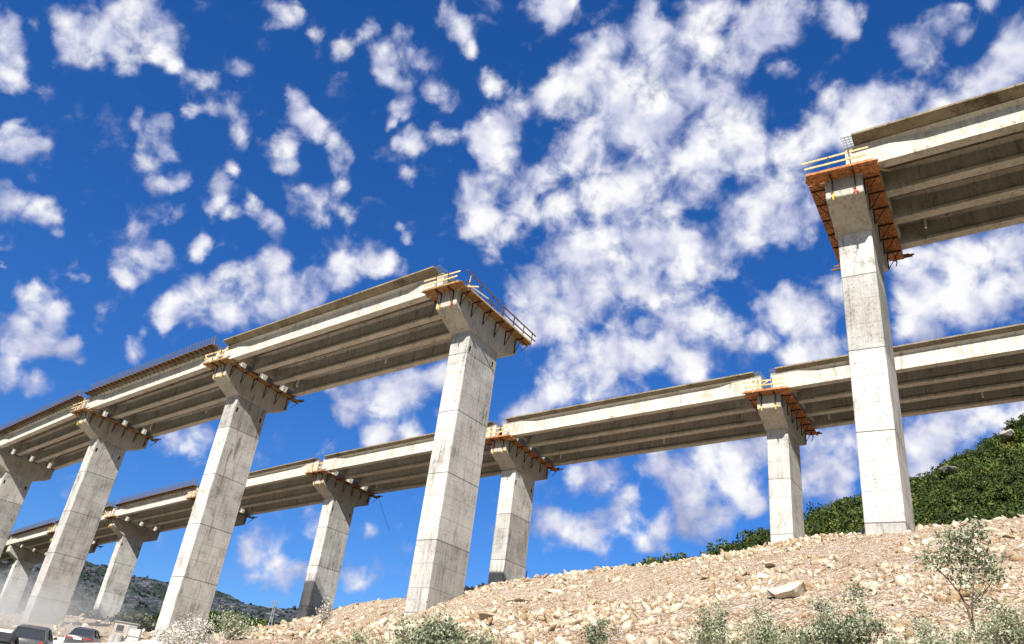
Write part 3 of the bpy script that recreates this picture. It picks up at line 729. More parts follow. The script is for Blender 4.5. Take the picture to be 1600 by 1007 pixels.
def work_platform(nm, label, sides, rails=(), seed=0, spare=True, clamp='yellow', wood='plank'):
    """timber staging bolted round a pier cap. sides: 'end', 'right', 'left'"""
    rng = random.Random(seed)
    c, a, zt, off = centre(nm)
    root = tag(empty('work_platform', (c.x, c.y, zt), a), label, 'scaffold', 'timber work platforms round the pier caps')
    Zp = lambda y: 2.42-K*y
    def planks(x0, x1, y0, y1, along, name='planks', n=5):
        b = MB()
        for i in range(n):
            f0, f1 = i/n, (i+1)/n-.012
            dzr = rng.uniform(-.006,.006); ex = rng.uniform(-.08,.14); ex0 = rng.uniform(-.10,.08)
            if along == 'y': b.box(x0+(x1-x0)*f0, x0+(x1-x0)*f1, y0+ex0, y1+ex, 2.42+dzr, 2.47+dzr, K)
            else: b.box(x0+ex0, x1+ex, y0+(y1-y0)*f0, y0+(y1-y0)*f1, 2.42+dzr, 2.47+dzr, K)
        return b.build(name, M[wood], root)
    xw = T/2+.1
    def bracket(p0, out, drop=1.15, reach=.92, post=0.0, mat='rust', cl=None):
        """p0: fixing point on the cap face at board level, out: outward unit vector (x, y)"""
        x, y = p0; ox, oy = out; b = MB()
        x += ox*.03; y += oy*.03
        zA = Zp(y)-.045; xo, yo = x+ox*reach, y+oy*reach; zB = Zp(yo)-.045
        b.bar((x,y,zA+.1),(x,y,zA-drop),.07)
        b.bar((x,y,zA-.02),(xo,yo,zB-.02),.06,.08)
        b.bar((x+ox*.02,y+oy*.02,zA-drop+.06),(x+ox*reach*.8,y+oy*reach*.8,(zA*.2+zB*.8)-.06),.045)
        o = b.build('bracket', M[mat], root)
        if cl:
            q = MB(); q.bar((x+ox*.06,y+oy*.06,zA-drop+.28),(x+ox*.06,y+oy*.06,zA-drop-.22),.09); q.bar((x-oy*.14,y+ox*.14,zA-drop+.08),(x+oy*.14,y-ox*.14,zA-drop+.08),.06)
            q.build('clamp', M[cl], o)
        if post:
            q = MB(); q.bar((xo-ox*.06,yo-oy*.06,zB-.1),(xo+rng.uniform(-.08,.08),yo+oy*.08,zB+post),.06)
            q.build('guard_post', M['rust'], root)
        return o
    if 'end' in sides:
        planks(-xw-.95, xw+.95, -5.22, -4.30, 'x', n=4)
        for x in (-.62, .66): bracket((x,-4.28),(0,-1),1.25,.86,1.25,'rust','red' if (x > 0 and clamp == 'red') else 'yellow')
        for zz, x0, x1 in ((.55,-2.0,1.55),(1.02,-2.1,1.75)):
            b = MB(); j = rng.uniform(-.1,.1)
            b.bar((x0+j,-5.2,Zp(-5.2)+zz),(x1+j,-5.2,Zp(-5.2)+zz+rng.uniform(-.08,.08)),.045,.13); b.build('guard_rail', M['timber'], root)
        for q in range(0 if nm in ('N1', 'N2') else 2):
            b = MB(); x0 = rng.uniform(-1.9,.6); x1 = x0+rng.uniform(.7,1.7)*rng.choice((-1,1)); yq = -5.27+.06*q
            b.bar((x0,yq,Zp(yq)+rng.uniform(-.1,.2)),(x1,yq+rng.uniform(-.15,.1),Zp(yq)+rng.uniform(.9,1.5)),.045,.1); b.build('loose_board', M['timber'], root)
        b = MB(); b.bar((1.6,-4.6,Zp(-4.6)+.02),(2.6,-3.6,Zp(-3.6)+.35),.05,.12); b.build('loose_board', M['timber'], root)
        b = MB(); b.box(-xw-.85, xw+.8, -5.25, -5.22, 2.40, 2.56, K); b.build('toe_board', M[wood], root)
    for side, sx in (('right', 1), ('left', -1)):
        if side not in sides: continue
        x0, x1 = sx*xw+sx*.02, sx*(xw+.95)
        planks(min(x0,x1), max(x0,x1), -4.28, 5.05, 'y', n=4)
        for y in (-3.75,-2.3,-.75,.85,2.4,3.85):
            bracket((sx*xw, y+rng.uniform(-.12,.12)), (sx, 0), 1.2+rng.uniform(-.1,.15), .88, 0)
        # last bracket hangs past the end of the cap
        b = MB(); z = Zp(4.9)
        b.bar((sx*(xw+.45),4.35,z-.05),(sx*(xw+.45),5.2,z-.09),.07); b.bar((sx*(xw+.45),4.36,z-.9),(sx*(xw+.45),5.1,z-.12),.05); b.build('bracket', M['rust'], root)
        if spare:
            for k in range(3):
                b = MB(); y = 4.6+.25*k; b.bar((sx*(xw-.2+rng.uniform(-.4,.3)),y,Zp(y)+.08+.02*k),(sx*(xw+1.25+rng.uniform(-.1,.35)),y+rng.uniform(-.1,.25),Zp(y)+.08+.05*k),.05,.12); b.build('loose_board', M['darktimber'], root)
        if side in rails:
            for i, y in enumerate((-4.1,-2.6,-1.0,.6,2.2,3.7,5.0)):
                xo = sx*(xw+.9); b = MB(); ln = 1.05+rng.uniform(-.05,.1) if i else 1.5
                b.bar((xo,y,Zp(y)-.12),(xo+sx*rng.uniform(0,.1),y+rng.uniform(-.05,.05),Zp(y)+ln),.06); b.build('guard_post', M['rust'] if i else M['timber'], root)
            for zz, w in ((.5,.12),(1.0,.13)):
                b = MB(); xo = sx*(xw+.96); prev = None
                for k in range(5):
                    y = -4.6+10.1*k/4; p = (xo+rng.uniform(-.03,.05), y, Zp(y)+zz+(.45*(1-k/4)**2 if zz > .9 else 0))
                    if prev: b.bar(prev, p, .05, w)
                    prev = p
                b.build('guard_rail', M['darktimber'], root)
            b = MB(); b.bar((sx*(xw+.93),-4.2,Zp(-4)+.35),(sx*(xw+1.0),-1.6,Zp(-1.6)+.55),.05,.14); b.build('guard_rail', M['white'], root)
            b = MB(); b.box(min(sx*(xw+.95),sx*(xw+.99)), max(sx*(xw+.95),sx*(xw+.99)), -4.0, 5.0, 2.43, 2.58, K); b.build('toe_board', M['timber'], root)
    return root

NEARG, FARG = 'piers of the nearer viaduct', 'piers of the farther viaduct'
make_pier('N1', 'tall sunlit concrete pier on the crest at the right, carrying the highest deck end', NEARG)
make_pier('N2', 'broad concrete pier in the middle with an open cap end, green bush at its foot', NEARG)
make_pier('N3', 'big concrete pier left of the open end, bleached bush and hut at its foot', NEARG)
make_pier('N4', 'concrete pier at the left rising behind the two grey cars', NEARG)
make_pier('N5', 'concrete pier cut by the left edge, with a bare cap and no platform', NEARG)
make_pier('N6', 'pier of the nearer viaduct beyond the left edge of the view', NEARG)
make_pier('N0', 'pier of the nearer viaduct beyond the right edge of the view', NEARG)
make_pier('F1', 'shorter concrete pier on the rock pile just left of the tall right pier', FARG)
make_pier('F2', 'concrete pier right behind the broad middle pier, its foot in shadow on the crest', FARG)
make_pier('F3', 'slim leaning concrete pier with a shaded foot behind the left gravel mound', FARG)
make_pier('F4', 'pier of the farther viaduct hidden behind the big pier with the bleached bush', FARG)
make_pier('F5', 'far concrete pier with shaded foot between the two big left piers, above the hut', FARG)
make_pier('F6', 'pier of the farther viaduct hidden behind the pier that rises over the cars', FARG)
make_pier('F7', 'far concrete pier low at the left edge, below the farther deck', FARG)
make_pier('F8', 'pier of the farther viaduct beyond the left edge, farthest from the camera', FARG)

FENCE = {('N4','near'): 'near edge formwork on the deck span left of the big left pier',
 ('N4','far'): 'far edge formwork on the deck span left of the big left pier',
 ('N5','near'): 'near edge formwork on the deck above the bare cap at the left edge',
 ('N5','far'): 'far edge formwork, seen as dark teeth, on the deck above the bare cap',
 ('N6','near'): 'near edge formwork on the nearer deck where it leaves view at the left',
 ('N6','far'): 'far edge formwork on the nearer deck where it leaves view at the left',
 ('F5','near'): 'near edge formwork of the farther deck right of the far pier above the hut',
 ('F5','far'): 'far edge formwork of the farther deck right of the far pier above the hut',
 ('F6','near'): 'near edge formwork of the farther deck left of the far pier above the hut',
 ('F6','far'): 'far edge formwork of the farther deck left of the far pier above the hut',
 ('F7','near'): 'near edge formwork of the farther deck between left edge and pier over the cars',
 ('F7','far'): 'far edge formwork of the farther deck between left edge and pier over the cars',
 ('F8','near'): 'near edge formwork of the last farther deck span at the left edge',
 ('F8','far'): 'far edge formwork of the last farther deck span at the left edge'}
ND, FD = 'deck spans of the nearer viaduct', 'deck spans of the farther viaduct'
make_span('N1','N0', 'highest concrete deck span, running out of view at the right from the tall pier', ND, 5.35)
make_span('N3','N2', 'long concrete deck span ending open on the middle pier, plain slab edge', ND, 5.35)
make_span('N4','N3', 'concrete deck span with bare reinforcement cage, left of the big left pier', ND, 5.2, True)
make_span('N5','N4', 'concrete deck span with reinforcement cage above the bare cap at the left edge', ND, 5.2, True)
make_span('N6','N5', 'deck span of the nearer viaduct leaving the view at the left edge', ND, 5.2, True)
make_span('F1','F0', 'concrete deck span of the farther viaduct passing behind the tall right pier', FD, 4.95)
make_span('F2','F1', 'concrete deck span of the farther viaduct between the crest pier and the shorter right pier', FD, 4.95)
make_span('F3','F2', 'concrete deck span of the farther viaduct passing behind the broad middle pier', FD, 4.95)
make_span('F4','F3', 'farther deck span just right of the big left pier, plain slab edge', FD, 4.95)
make_span('F5','F4', 'farther deck span with reinforcement cage seen left of the big left pier', FD, 4.95, True)
make_span('F6','F5', 'farther deck span crossing behind the pier over the cars', FD, 4.95, True)
make_span('F7','F6', 'farther deck span low at the left, ending on the bare far cap', FD, 4.95, True)
make_span('F8','F7', 'last farther deck span, cut by the left edge', FD, 4.95, True)

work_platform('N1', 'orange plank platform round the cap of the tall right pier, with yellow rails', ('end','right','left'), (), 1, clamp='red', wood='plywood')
work_platform('N2', 'plank platform with long guard rail on the open cap of the middle pier', ('end','right','left'), ('right',), 2, spare=False, clamp='red')
work_platform('N3', 'plank platform round the cap of the big left pier', ('end','right','left'), (), 3)
work_platform('N4', 'plank platform round the cap of the pier over the cars', ('end','right','left'), (), 4)
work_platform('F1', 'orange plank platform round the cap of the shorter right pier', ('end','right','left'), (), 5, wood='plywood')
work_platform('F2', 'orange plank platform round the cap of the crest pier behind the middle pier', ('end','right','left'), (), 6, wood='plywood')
work_platform('F3', 'plank platform round the cap of the slim leaning pier, a rope hanging from it', ('end','right','left'), (), 7)
work_platform('F4', 'dark plank platform sticking out behind the big left pier', ('end','right','left'), (), 8)
work_platform('F5', 'plank platform on the left half of the far cap above the hut', ('end','left'), (), 9)
work_platform('F6', 'dark plank platform sticking out behind the pier over the cars', ('end','right','left'), (), 10)
# ------------------------------------------------------------------ vegetation
def leaves(C, size, rng, up=.35, aspect=.42):
    """bent leaf quads at centres C (n,3)"""
    n = len(C)
    d = rng.normal(size=(n,3)); d[:,2] = d[:,2]*.8+up; d /= np.linalg.norm(d,axis=1)[:,None]
    u = rng.normal(size=(n,3)); u -= (u*d).sum(1)[:,None]*d; u /= np.linalg.norm(u,axis=1)[:,None]
    nn = np.cross(d, u)
    s = (size*np.exp(rng.normal(0,.25,n)))[:,None]
    P = np.stack([C-d*s*.5, C+u*s*aspect+nn*s*.12, C+d*s*.5, C-u*s*aspect+nn*s*.12], 1)
    return P.reshape(-1,3), np.arange(4*n).reshape(n,4)

def branchy(rng, stems, n_leaf, leaf, spread, name_parts, root, leafmat, stemmat, clumps=3, aspect=.42, tint=(.25,1.0)):
    """stems: list of polylines (m,3) with radius; leaves in loose clumps along the upper part"""
    b = MB()
    C = []; Tn = []
    for P, r0 in stems:
        P = np.array(P); m = len(P)
        b.tube([tuple(p) for p in P], [r0*(1-.8*i/(m-1)) for i in range(m)], 5)
        for k in range(clumps):
            f = rng.uniform(.45, 1.0); i = min(int(f*(m-1)), m-2); q = P[i]+(P[i+1]-P[i])*(f*(m-1)-i)
            q = q + rng.normal(0, spread*.5, 3)
            b.tube([tuple(P[i]), tuple((P[i]+q)/2+rng.normal(0,.02,3)), tuple(q)], [r0*.4, r0*.28, r0*.15], 4)
            nl = max(3, int(n_leaf/len(stems)/clumps))
            pts = q + rng.normal(0, 1, (nl,3))*spread*rng.uniform(.45,.9)*np.array([1,1,.8])
            C.append(pts); base = rng.uniform(*tint)
            Tn.append(np.clip(base+rng.normal(0,.16,nl), 0, 1))
    C = np.concatenate(C); Tn = np.concatenate(Tn)
    V, Fq = leaves(C, leaf, rng, aspect=aspect)
    b.build(name_parts[0], M[stemmat], root)
    mesh_np(name_parts[1], V, Fq, M[leafmat], root, tint=np.repeat(Tn, 4))

def shrub(x, y, hgt, wid, n, leaf, mat, label, seed, stemmat='stem', upright=.5, spread=.10, kind='shrub', aspect=.3):
    rng = np.random.default_rng(seed)
    root = tag(empty(kind, (x, y, hz(x, y)-.03)), label, kind, 'shrubs in the foreground')
    stems = []
    for k in range(max(7, int(16*wid))):
        a = rng.uniform(0, 2*np.pi); o = rng.uniform(0, wid*.5)**1; hh = hgt*rng.uniform(.55, 1.05)*(1-.45*(o/(wid*.5+1e-6))**2)
        ex, ey = math.cos(a)*o, math.sin(a)*o
        P = [(ex*.25*upright, ey*.25*upright, 0), (ex*.5, ey*.5, hh*.4), (ex*.8+rng.normal(0,.03), ey*.8+rng.normal(0,.03), hh*.75), (ex+rng.normal(0,.05), ey+rng.normal(0,.05), hh)]
        stems.append((P, .007+.006*hgt))
    branchy(rng, stems, n, leaf, spread, ('stems', 'foliage'), root, mat, stemmat, clumps=4, aspect=aspect)

SH = [
 (-0.50, 13.49, .95, 1.25, 3600, .058, 'leafgreen', 'dense grey green bush hiding the foot of the broad middle pier', .5, .15, .4),
 (0.18, 12.50, .72, 1.0, 2300, .044, 'leafsage', 'pale sage bush directly right of the dense green bush', .5, .10, .26),
 (0.80, 11.97, .52, .8, 1700, .042, 'leafsage', 'low pale sage bush second to the right of the dense green bush', .5, .10, .26),
 (1.77, 12.07, .86, .45, 900, .042, 'leafgreen', 'thin upright grey bush left of the bottom middle gravel', .3, .07, .28),
 (1.36, 11.92, .42, .55, 900, .04, 'leafsage', 'small low bush at the left of the thin upright grey bush', .4, .08, .26),
 (2.35, 11.26, .38, .8, 900, .04, 'leafsage', 'sparse low bush at the bottom between the thin upright bush and the feathery one', .5, .09, .26),
 (3.30, 11.33, .78, .8, 1700, .042, 'leafsage', 'feathery pale bush below the large tilted boulder, left half', .35, .09, .26),
 (3.77, 10.97, .82, .9, 2000, .042, 'leafsage', 'feathery grey bush below the large tilted boulder, right half', .35, .09, .26),
 (4.62, 10.86, .74, .65, 1700, .044, 'leafgreen', 'dark grey green bush in front of the bare soil, left of two', .4, .10, .28),
 (4.86, 10.42, .98, .55, 1500, .046, 'leafgreen', 'taller grey green bush in front of the bare soil, right of two', .3, .09, .3),
 (5.10, 9.97, .42, .7, 1000, .04, 'leafsage', 'low pale tuft between the taller grey bush and the sapling', .5, .08, .26),
 (5.42, 9.80, .72, .85, 2000, .042, 'leafsage', 'pale feathery bush at the left foot of the sapling', .4, .10, .26),
 (5.56, 9.26, .5, .8, 1500, .042, 'leafsage', 'low sage bush in front of the sapling stem', .4, .10, .26),
 (6.00, 9.22, .78, .9, 2200, .042, 'leafsage', 'pale bush in the bottom right corner', .4, .10, .26),
 (-1.88, 14.88, .55, 1.0, 1500, .045, 'leafsage', 'pale low bush at the bottom left of the dense green bush', .5, .10, .26),
 (-1.20, 14.45, .35, .7, 900, .045, 'leafsage', 'small yellowish tuft at the lit foot of the broad middle pier', .5, .09, .26),
]
for i, (sx, sy, hg, wd, n, lf, mt, lab, upr, spr, asp) in enumerate(SH):
    shrub(sx, sy, hg*1.08, wd*1.25, int(n*2.5), lf*.74, mt, lab, 300+i, upright=upr, spread=spr, aspect=asp)
shrub(-8.08, 25.76, 1.0, 1.7, 2600, .06, 'leafwhite', 'bleached white bush at the foot of the big left pier', 330, spread=.2)
shrub(-8.27, 29.88, .95, 1.6, 2000, .065, 'leafsage', 'grey bush right of the bleached white bush', 331, spread=.2)
shrub(-9.67, 28.40, .7, 1.2, 900, .085, 'leafwhite', 'small bleached tuft left of the bleached white bush', 332, spread=.16)
shrub(-5.62, 32.52, 1.2, .55, 420, .085, 'leafwhite', 'single pale dry sprig before the shaded foot of the slim leaning pier', 333, upright=.2, spread=.12)

# sapling on the right: two leaning stems, crown in loose clumps
def sapling():
    rng = np.random.default_rng(77)
    x, y = (6.08, 9.88)
    root = tag(empty('sapling', (x, y, hz(x, y)-.05)), 'slender grey green sapling with two bare stems standing alone at the right', 'young tree')
    main = [(-0.016,0.010,0.349),(-0.026,0.016,0.553),(-0.060,0.037,0.814),(-0.065,0.157,1.026),(-0.163,0.215,1.198),(-0.227,0.309,1.330)]
    sec = [(-0.026,0.016,0.553),(-0.075,-0.071,0.758),(-0.064,-0.137,0.976),(0.002,-0.119,1.219),(0.064,-0.040,1.425)]
    subs = [([(-0.065,0.157,1.026),(-0.063,0.038,1.162),(-0.109,-0.051,1.352),(-0.056,0.034,1.604)], .009), ([(-0.010,-0.111,1.219),(0.124,-0.077,1.377),(0.254,-0.042,1.546)], .008),
            ([(-0.163,0.215,1.198),(-0.312,0.186,1.310),(-0.446,0.146,1.397)], .008), ([(-0.060,0.037,0.814),(0.094,0.059,0.953),(0.231,-0.027,1.110),(0.341,-0.039,1.279)], .008),
            ([(-0.109,-0.051,1.352),(0.113,0.048,1.629),(0.171,0.011,1.810)], .007), ([(-0.227,0.309,1.330),(-0.176,0.222,1.548),(-0.078,0.164,1.756)], .007)]
    b = MB(); b.tube(main, [.017,.016,.014,.012,.009,.005], 7).tube(sec, [.012,.011,.009,.007,.004], 6)
    for P, r0 in subs: b.tube(P, [r0*(1-.2*i) for i in range(len(P))], 5)
    cl = [(-0.426,0.250,1.455,10,90),(-0.360,0.213,1.342,12,110),(-0.263,0.157,1.424,14,170),(-0.172,0.104,1.563,15,200),(-0.099,0.060,1.720,13,150),(-0.027,0.016,1.645,15,210),(0.083,-0.052,1.750,13,190),(0.119,-0.074,1.643,14,190),(-0.005,0.003,1.506,15,210),(-0.100,0.061,1.425,14,180),(0.073,-0.046,1.457,13,170),
          (-0.012,0.007,1.345,12,120),(0.171,-0.107,1.377,13,160),(0.245,-0.155,1.456,12,130),(0.283,-0.180,1.345,11,120),(0.196,-0.124,1.251,13,170),(0.113,-0.070,1.188,12,120),(0.246,-0.156,1.189,10,80),(-0.087,0.053,1.217,11,110),(-0.055,0.034,1.123,10,90),(-0.014,0.008,1.015,10,80),(0.109,-0.068,1.010,9,70),(-0.199,0.119,1.671,9,60),(-0.358,0.211,1.555,7,30),(-0.155,0.094,1.320,10,70),(0.181,-0.114,1.764,9,60),(0.153,-0.096,1.831,7,36),(0.006,-0.004,0.877,9,50),(0.091,-0.057,0.857,7,30)]
    C = []; Tn = []
    for cx, cy, cz, s, n in cl:
        n = int(n*.58)
        c = np.array([cx, cy, cz])*1.0 + np.array([.51,.86,0])*rng.uniform(-.18,.18); s = s*.00983
        C.append(c+np.clip(rng.normal(0,1,(n,3)),-1.7,1.7)*s*np.array([.62,.8,.55])); Tn.append(np.clip(rng.uniform(.35,.8)+rng.normal(0,.22,n),0,1))
        q = min((np.linalg.norm(np.array(p)-c), tuple(p)) for P in [main, sec]+[P for P,_ in subs] for p in P)[1]
        b.tube([q, tuple((np.array(q)+c)/2+rng.normal(0,.02,3)), tuple(c)], [.006,.005,.003], 4)
    C = np.concatenate(C); Tn = np.concatenate(Tn)
    V, Fq = leaves(C, .047, rng, up=.4, aspect=.24)
    b.build('trunk', M['bark'], root); mesh_np('crown', V, Fq, M['leafgreen'], root, tint=np.repeat(Tn,4))
sapling()

def crown_variant(rng, n, leaf, squash=.8):
    lobes = [(rng.normal(0,.42,3)*np.array([1,1,.6]), rng.uniform(.42,.72)) for _ in range(7)]
    C = []; T_ = []
    for c, r in lobes:
        m = n//7; d = rng.normal(size=(m,3)); d /= np.linalg.norm(d,axis=1)[:,None]
        p = c + d*r*(rng.uniform(.55,1.05,(m,1)))*np.array([1,1,squash]); C.append(p); T_.append(np.clip(.42+rng.normal(0,.15)+rng.normal(0,.13,m),0,1))
    C = np.concatenate(C); V, Fq = leaves(C, leaf, rng, up=.2, aspect=.5)
    return V, Fq, np.repeat(np.concatenate(T_),4)

def forest(hill, n, label, rmin, rmax, seed, azr, srange, name='woodland', mat='forest', size=(1.5,2.7), leaves_n=210, leaf=.42):
    rng = np.random.default_rng(seed)
    a, s, X, Y, Z = hill
    vs = [crown_variant(rng, leaves_n, leaf) for _ in range(9)]
    ai = rng.uniform(np.searchsorted(a, azr[0]), np.searchsorted(a, azr[1])-1.01, n); si = rng.uniform(srange[0], srange[1], n)*(len(s)-1)
    i0 = ai.astype(int); j0 = si.astype(int); fi = ai-i0; fj = si-j0
    def bil(G): return (G[i0,j0]*(1-fi)+G[i0+1,j0]*fi)*(1-fj)+(G[i0,j0+1]*(1-fi)+G[i0+1,j0+1]*fi)*fj
    x, y, z = bil(X), bil(Y), bil(Z)
    gap = fbm(x*.05, y*.05, 3, seed+3)
    ok = gap > -.42; x, y, z = x[ok], y[ok], z[ok]; n = len(x)
    sc = rng.uniform(size[0], size[1], n)*np.where(rng.uniform(size=n) < .12, 1.35, 1)
    w = rng.integers(0, 9, n); ang = rng.uniform(0, 6.28, n); tone = rng.normal(0, .13, n) + .32*fbm(x*.05, y*.05, 4, 5)
    Vs, Fs, Ts = [], [], []; b = 0
    for k, (V, Fq, tt) in enumerate(vs):
        ii = np.where(w == k)[0]
        if not len(ii): continue
        c, s_ = np.cos(ang[ii])[:,None], np.sin(ang[ii])[:,None]; q = V[None]*sc[ii][:,None,None]
        P = np.stack([q[...,0]*c-q[...,1]*s_+x[ii][:,None], q[...,0]*s_+q[...,1]*c+y[ii][:,None], q[...,2]+(z[ii]+.55*sc[ii])[:,None]], -1)
        m = len(V); Vs.append(P.reshape(-1,3)); Fs.append((Fq[None]+(np.arange(len(ii))*m)[:,None,None]).reshape(-1,4)+b)
        Ts.append(np.clip(tt[None]+tone[ii][:,None],0,1).ravel()); b += m*len(ii)
    tag(mesh_np(name, np.concatenate(Vs), np.concatenate(Fs), M[mat], tint=np.concatenate(Ts)), label, 'woodland', kind='stuff')
forest(wooded, 3100, 'dense dark green evergreen wood covering the hill behind the right piers', 0, 0, 61, (7, 46), (.12, .66), leaves_n=420, leaf=.18, size=(1.25,2.2))
forest(footh, 1500, 'dark green wood along the foot of the distant hills at the left', 0, 0, 62, (-20, -6), (.1, .62), size=(1.8,3.0), leaves_n=126, leaf=.36)
forest(farh, 1100, 'low scrub dotted over the distant rocky hills', 0, 0, 63, (-32, -6), (.12, .68), name='scrub', mat='scrubleaf', size=(.9,2.1), leaves_n=35, leaf=.7)

def outcrop(azd, r, el, size, label, seed):
    rng = np.random.default_rng(seed)
    x = r*math.sin(R(azd)); y = r*math.cos(R(azd)); z = 1.6+r*math.tan(R(el))
    V, Fc = rock_shape(4, rng, 22); V = V*np.array(size)
    V += (fbm(V[:,0]*.9+seed, V[:,2]*.9+V[:,1]*.5, 4, seed)*.28)[:,None]*V/np.linalg.norm(V,axis=1)[:,None]
    a = -R(azd); c, s = math.cos(a), math.sin(a); V = np.stack([V[:,0]*c-V[:,1]*s, V[:,0]*s+V[:,1]*c, V[:,2]],-1)
    tag(mesh_np('rock_outcrop', V, Fc, M['rockgrey'], tint=np.full(len(V),.75), loc=(x,y,z)), label, 'rock', 'grey outcrops on the wooded ridge')
outcrop(35.0, 222, 20.95, (4.2,3,2.2), 'grey rock outcrop highest on the wooded ridge at the right edge', 5)
outcrop(31.3, 210, 19.05, (3.6,3,1.5), 'smaller grey rock outcrop lower on the wooded ridge, left of the highest one', 6)
outcrop(36.2, 218, 21.3, (2.2,2,1.6), 'grey rock face cut by the right edge of the picture', 7)

def tree(x, y, zt, wid, label, seed, mat='olive'):
    rng = np.random.default_rng(seed)
    zb = hz(x, y); ht = max(2.5, zt-zb)
    root = tag(empty('tree', (x, y, zb)), label, 'tree', 'olive green trees beyond the track')
    tr = MB(); tr.tube([(0,0,-.3),(.1,.05,ht*.3),(.0,.1,ht*.55)], [.16,.12,.07], 6)
    for q in range(4):
        a = rng.uniform(0,6.28); tr.tube([(.05,.05,ht*.3),(math.cos(a)*wid*.2,math.sin(a)*wid*.2,ht*.55),(math.cos(a)*wid*.33,math.sin(a)*wid*.33,ht*.75)], [.07,.05,.02], 5)
    tr.build('trunk', M['bark'], root)
    V, Fq, tt = crown_variant(rng, 640, .17)
    ext = np.abs(V).max(0); V = V/ext*np.array([wid*.5,wid*.5,ht*.42]) + np.array([0,0,ht*.58])
    mesh_np('crown', V, Fq, M[mat], root, tint=tt)
TR = [(-70.59,152.45,15.70,7,'pale olive tree left of the far shaded pier, first beside the pier over the cars'),(-65.69,145.89,14.81,6,'olive tree in the middle of the three left of the far shaded pier'),(-68.70,157.68,15.73,6,'olive tree touching the left side of the far shaded pier'),
 (-59.05,146.55,15.45,6,'tall olive tree right of the far shaded pier'),(-54.48,139.76,14.05,6,'round olive tree behind the hut'),(-56.77,149.59,15.65,7,'widest olive tree between the hut and the big left pier'),(-51.46,140.90,14.19,6,'olive tree touching the left side of the big left pier'),
 (-39.19,134.40,13.16,5,'pale tree just right of the big left pier'),(-39.85,144.61,14.23,5,'pale round tree at the foot of the dark wood, right of the big left pier'),(-35.43,135.44,13.20,4.5,'small pale tree beside the gravel at the foot of the dark wood')]
for i, (tx, ty, tz, w, lab) in enumerate(TR): tree(tx, ty, tz, w, lab, 500+i)

# ------------------------------------------------------------------ cars
def car_paint(name, c):
    t = NT(name); t.bsdf(c, .35, .25, spec=.5); t.b.inputs['Coat Weight'].default_value = .5; t.b.inputs['Coat Roughness'].default_value = .08
    dust = t.noise(t.obj(), 3, 4, .6); cc = t.mix(t.math('MULTIPLY', dust, .28), c, (.33,.30,.27)); t.l(cc, t.b.inputs['Base Color'])
    return t.m
M['paint1'] = car_paint('grey_paint', (.045,.05,.058)); M['paint2'] = car_paint('blue_black_paint', (.018,.024,.045)); M['paint3'] = plain('dusty_black', (.03,.028,.027), .75)
M['glass'] = plain('car_glass', (.03,.035,.04), .08, var=.1, spec=.6); M['tyre'] = plain('tyre', (.02,.02,.02), .9); M['rim'] = plain('rim', (.35,.35,.36), .4, .6, var=.1)
M['lamp'] = plain('tail_lamp', (.38,.02,.02), .25, var=.1, spec=.6); M['plate'] = plain('plate_white', (.75,.75,.75), .5, var=.02); M['bumper'] = plain('bumper_trim', (.03,.03,.032), .7)

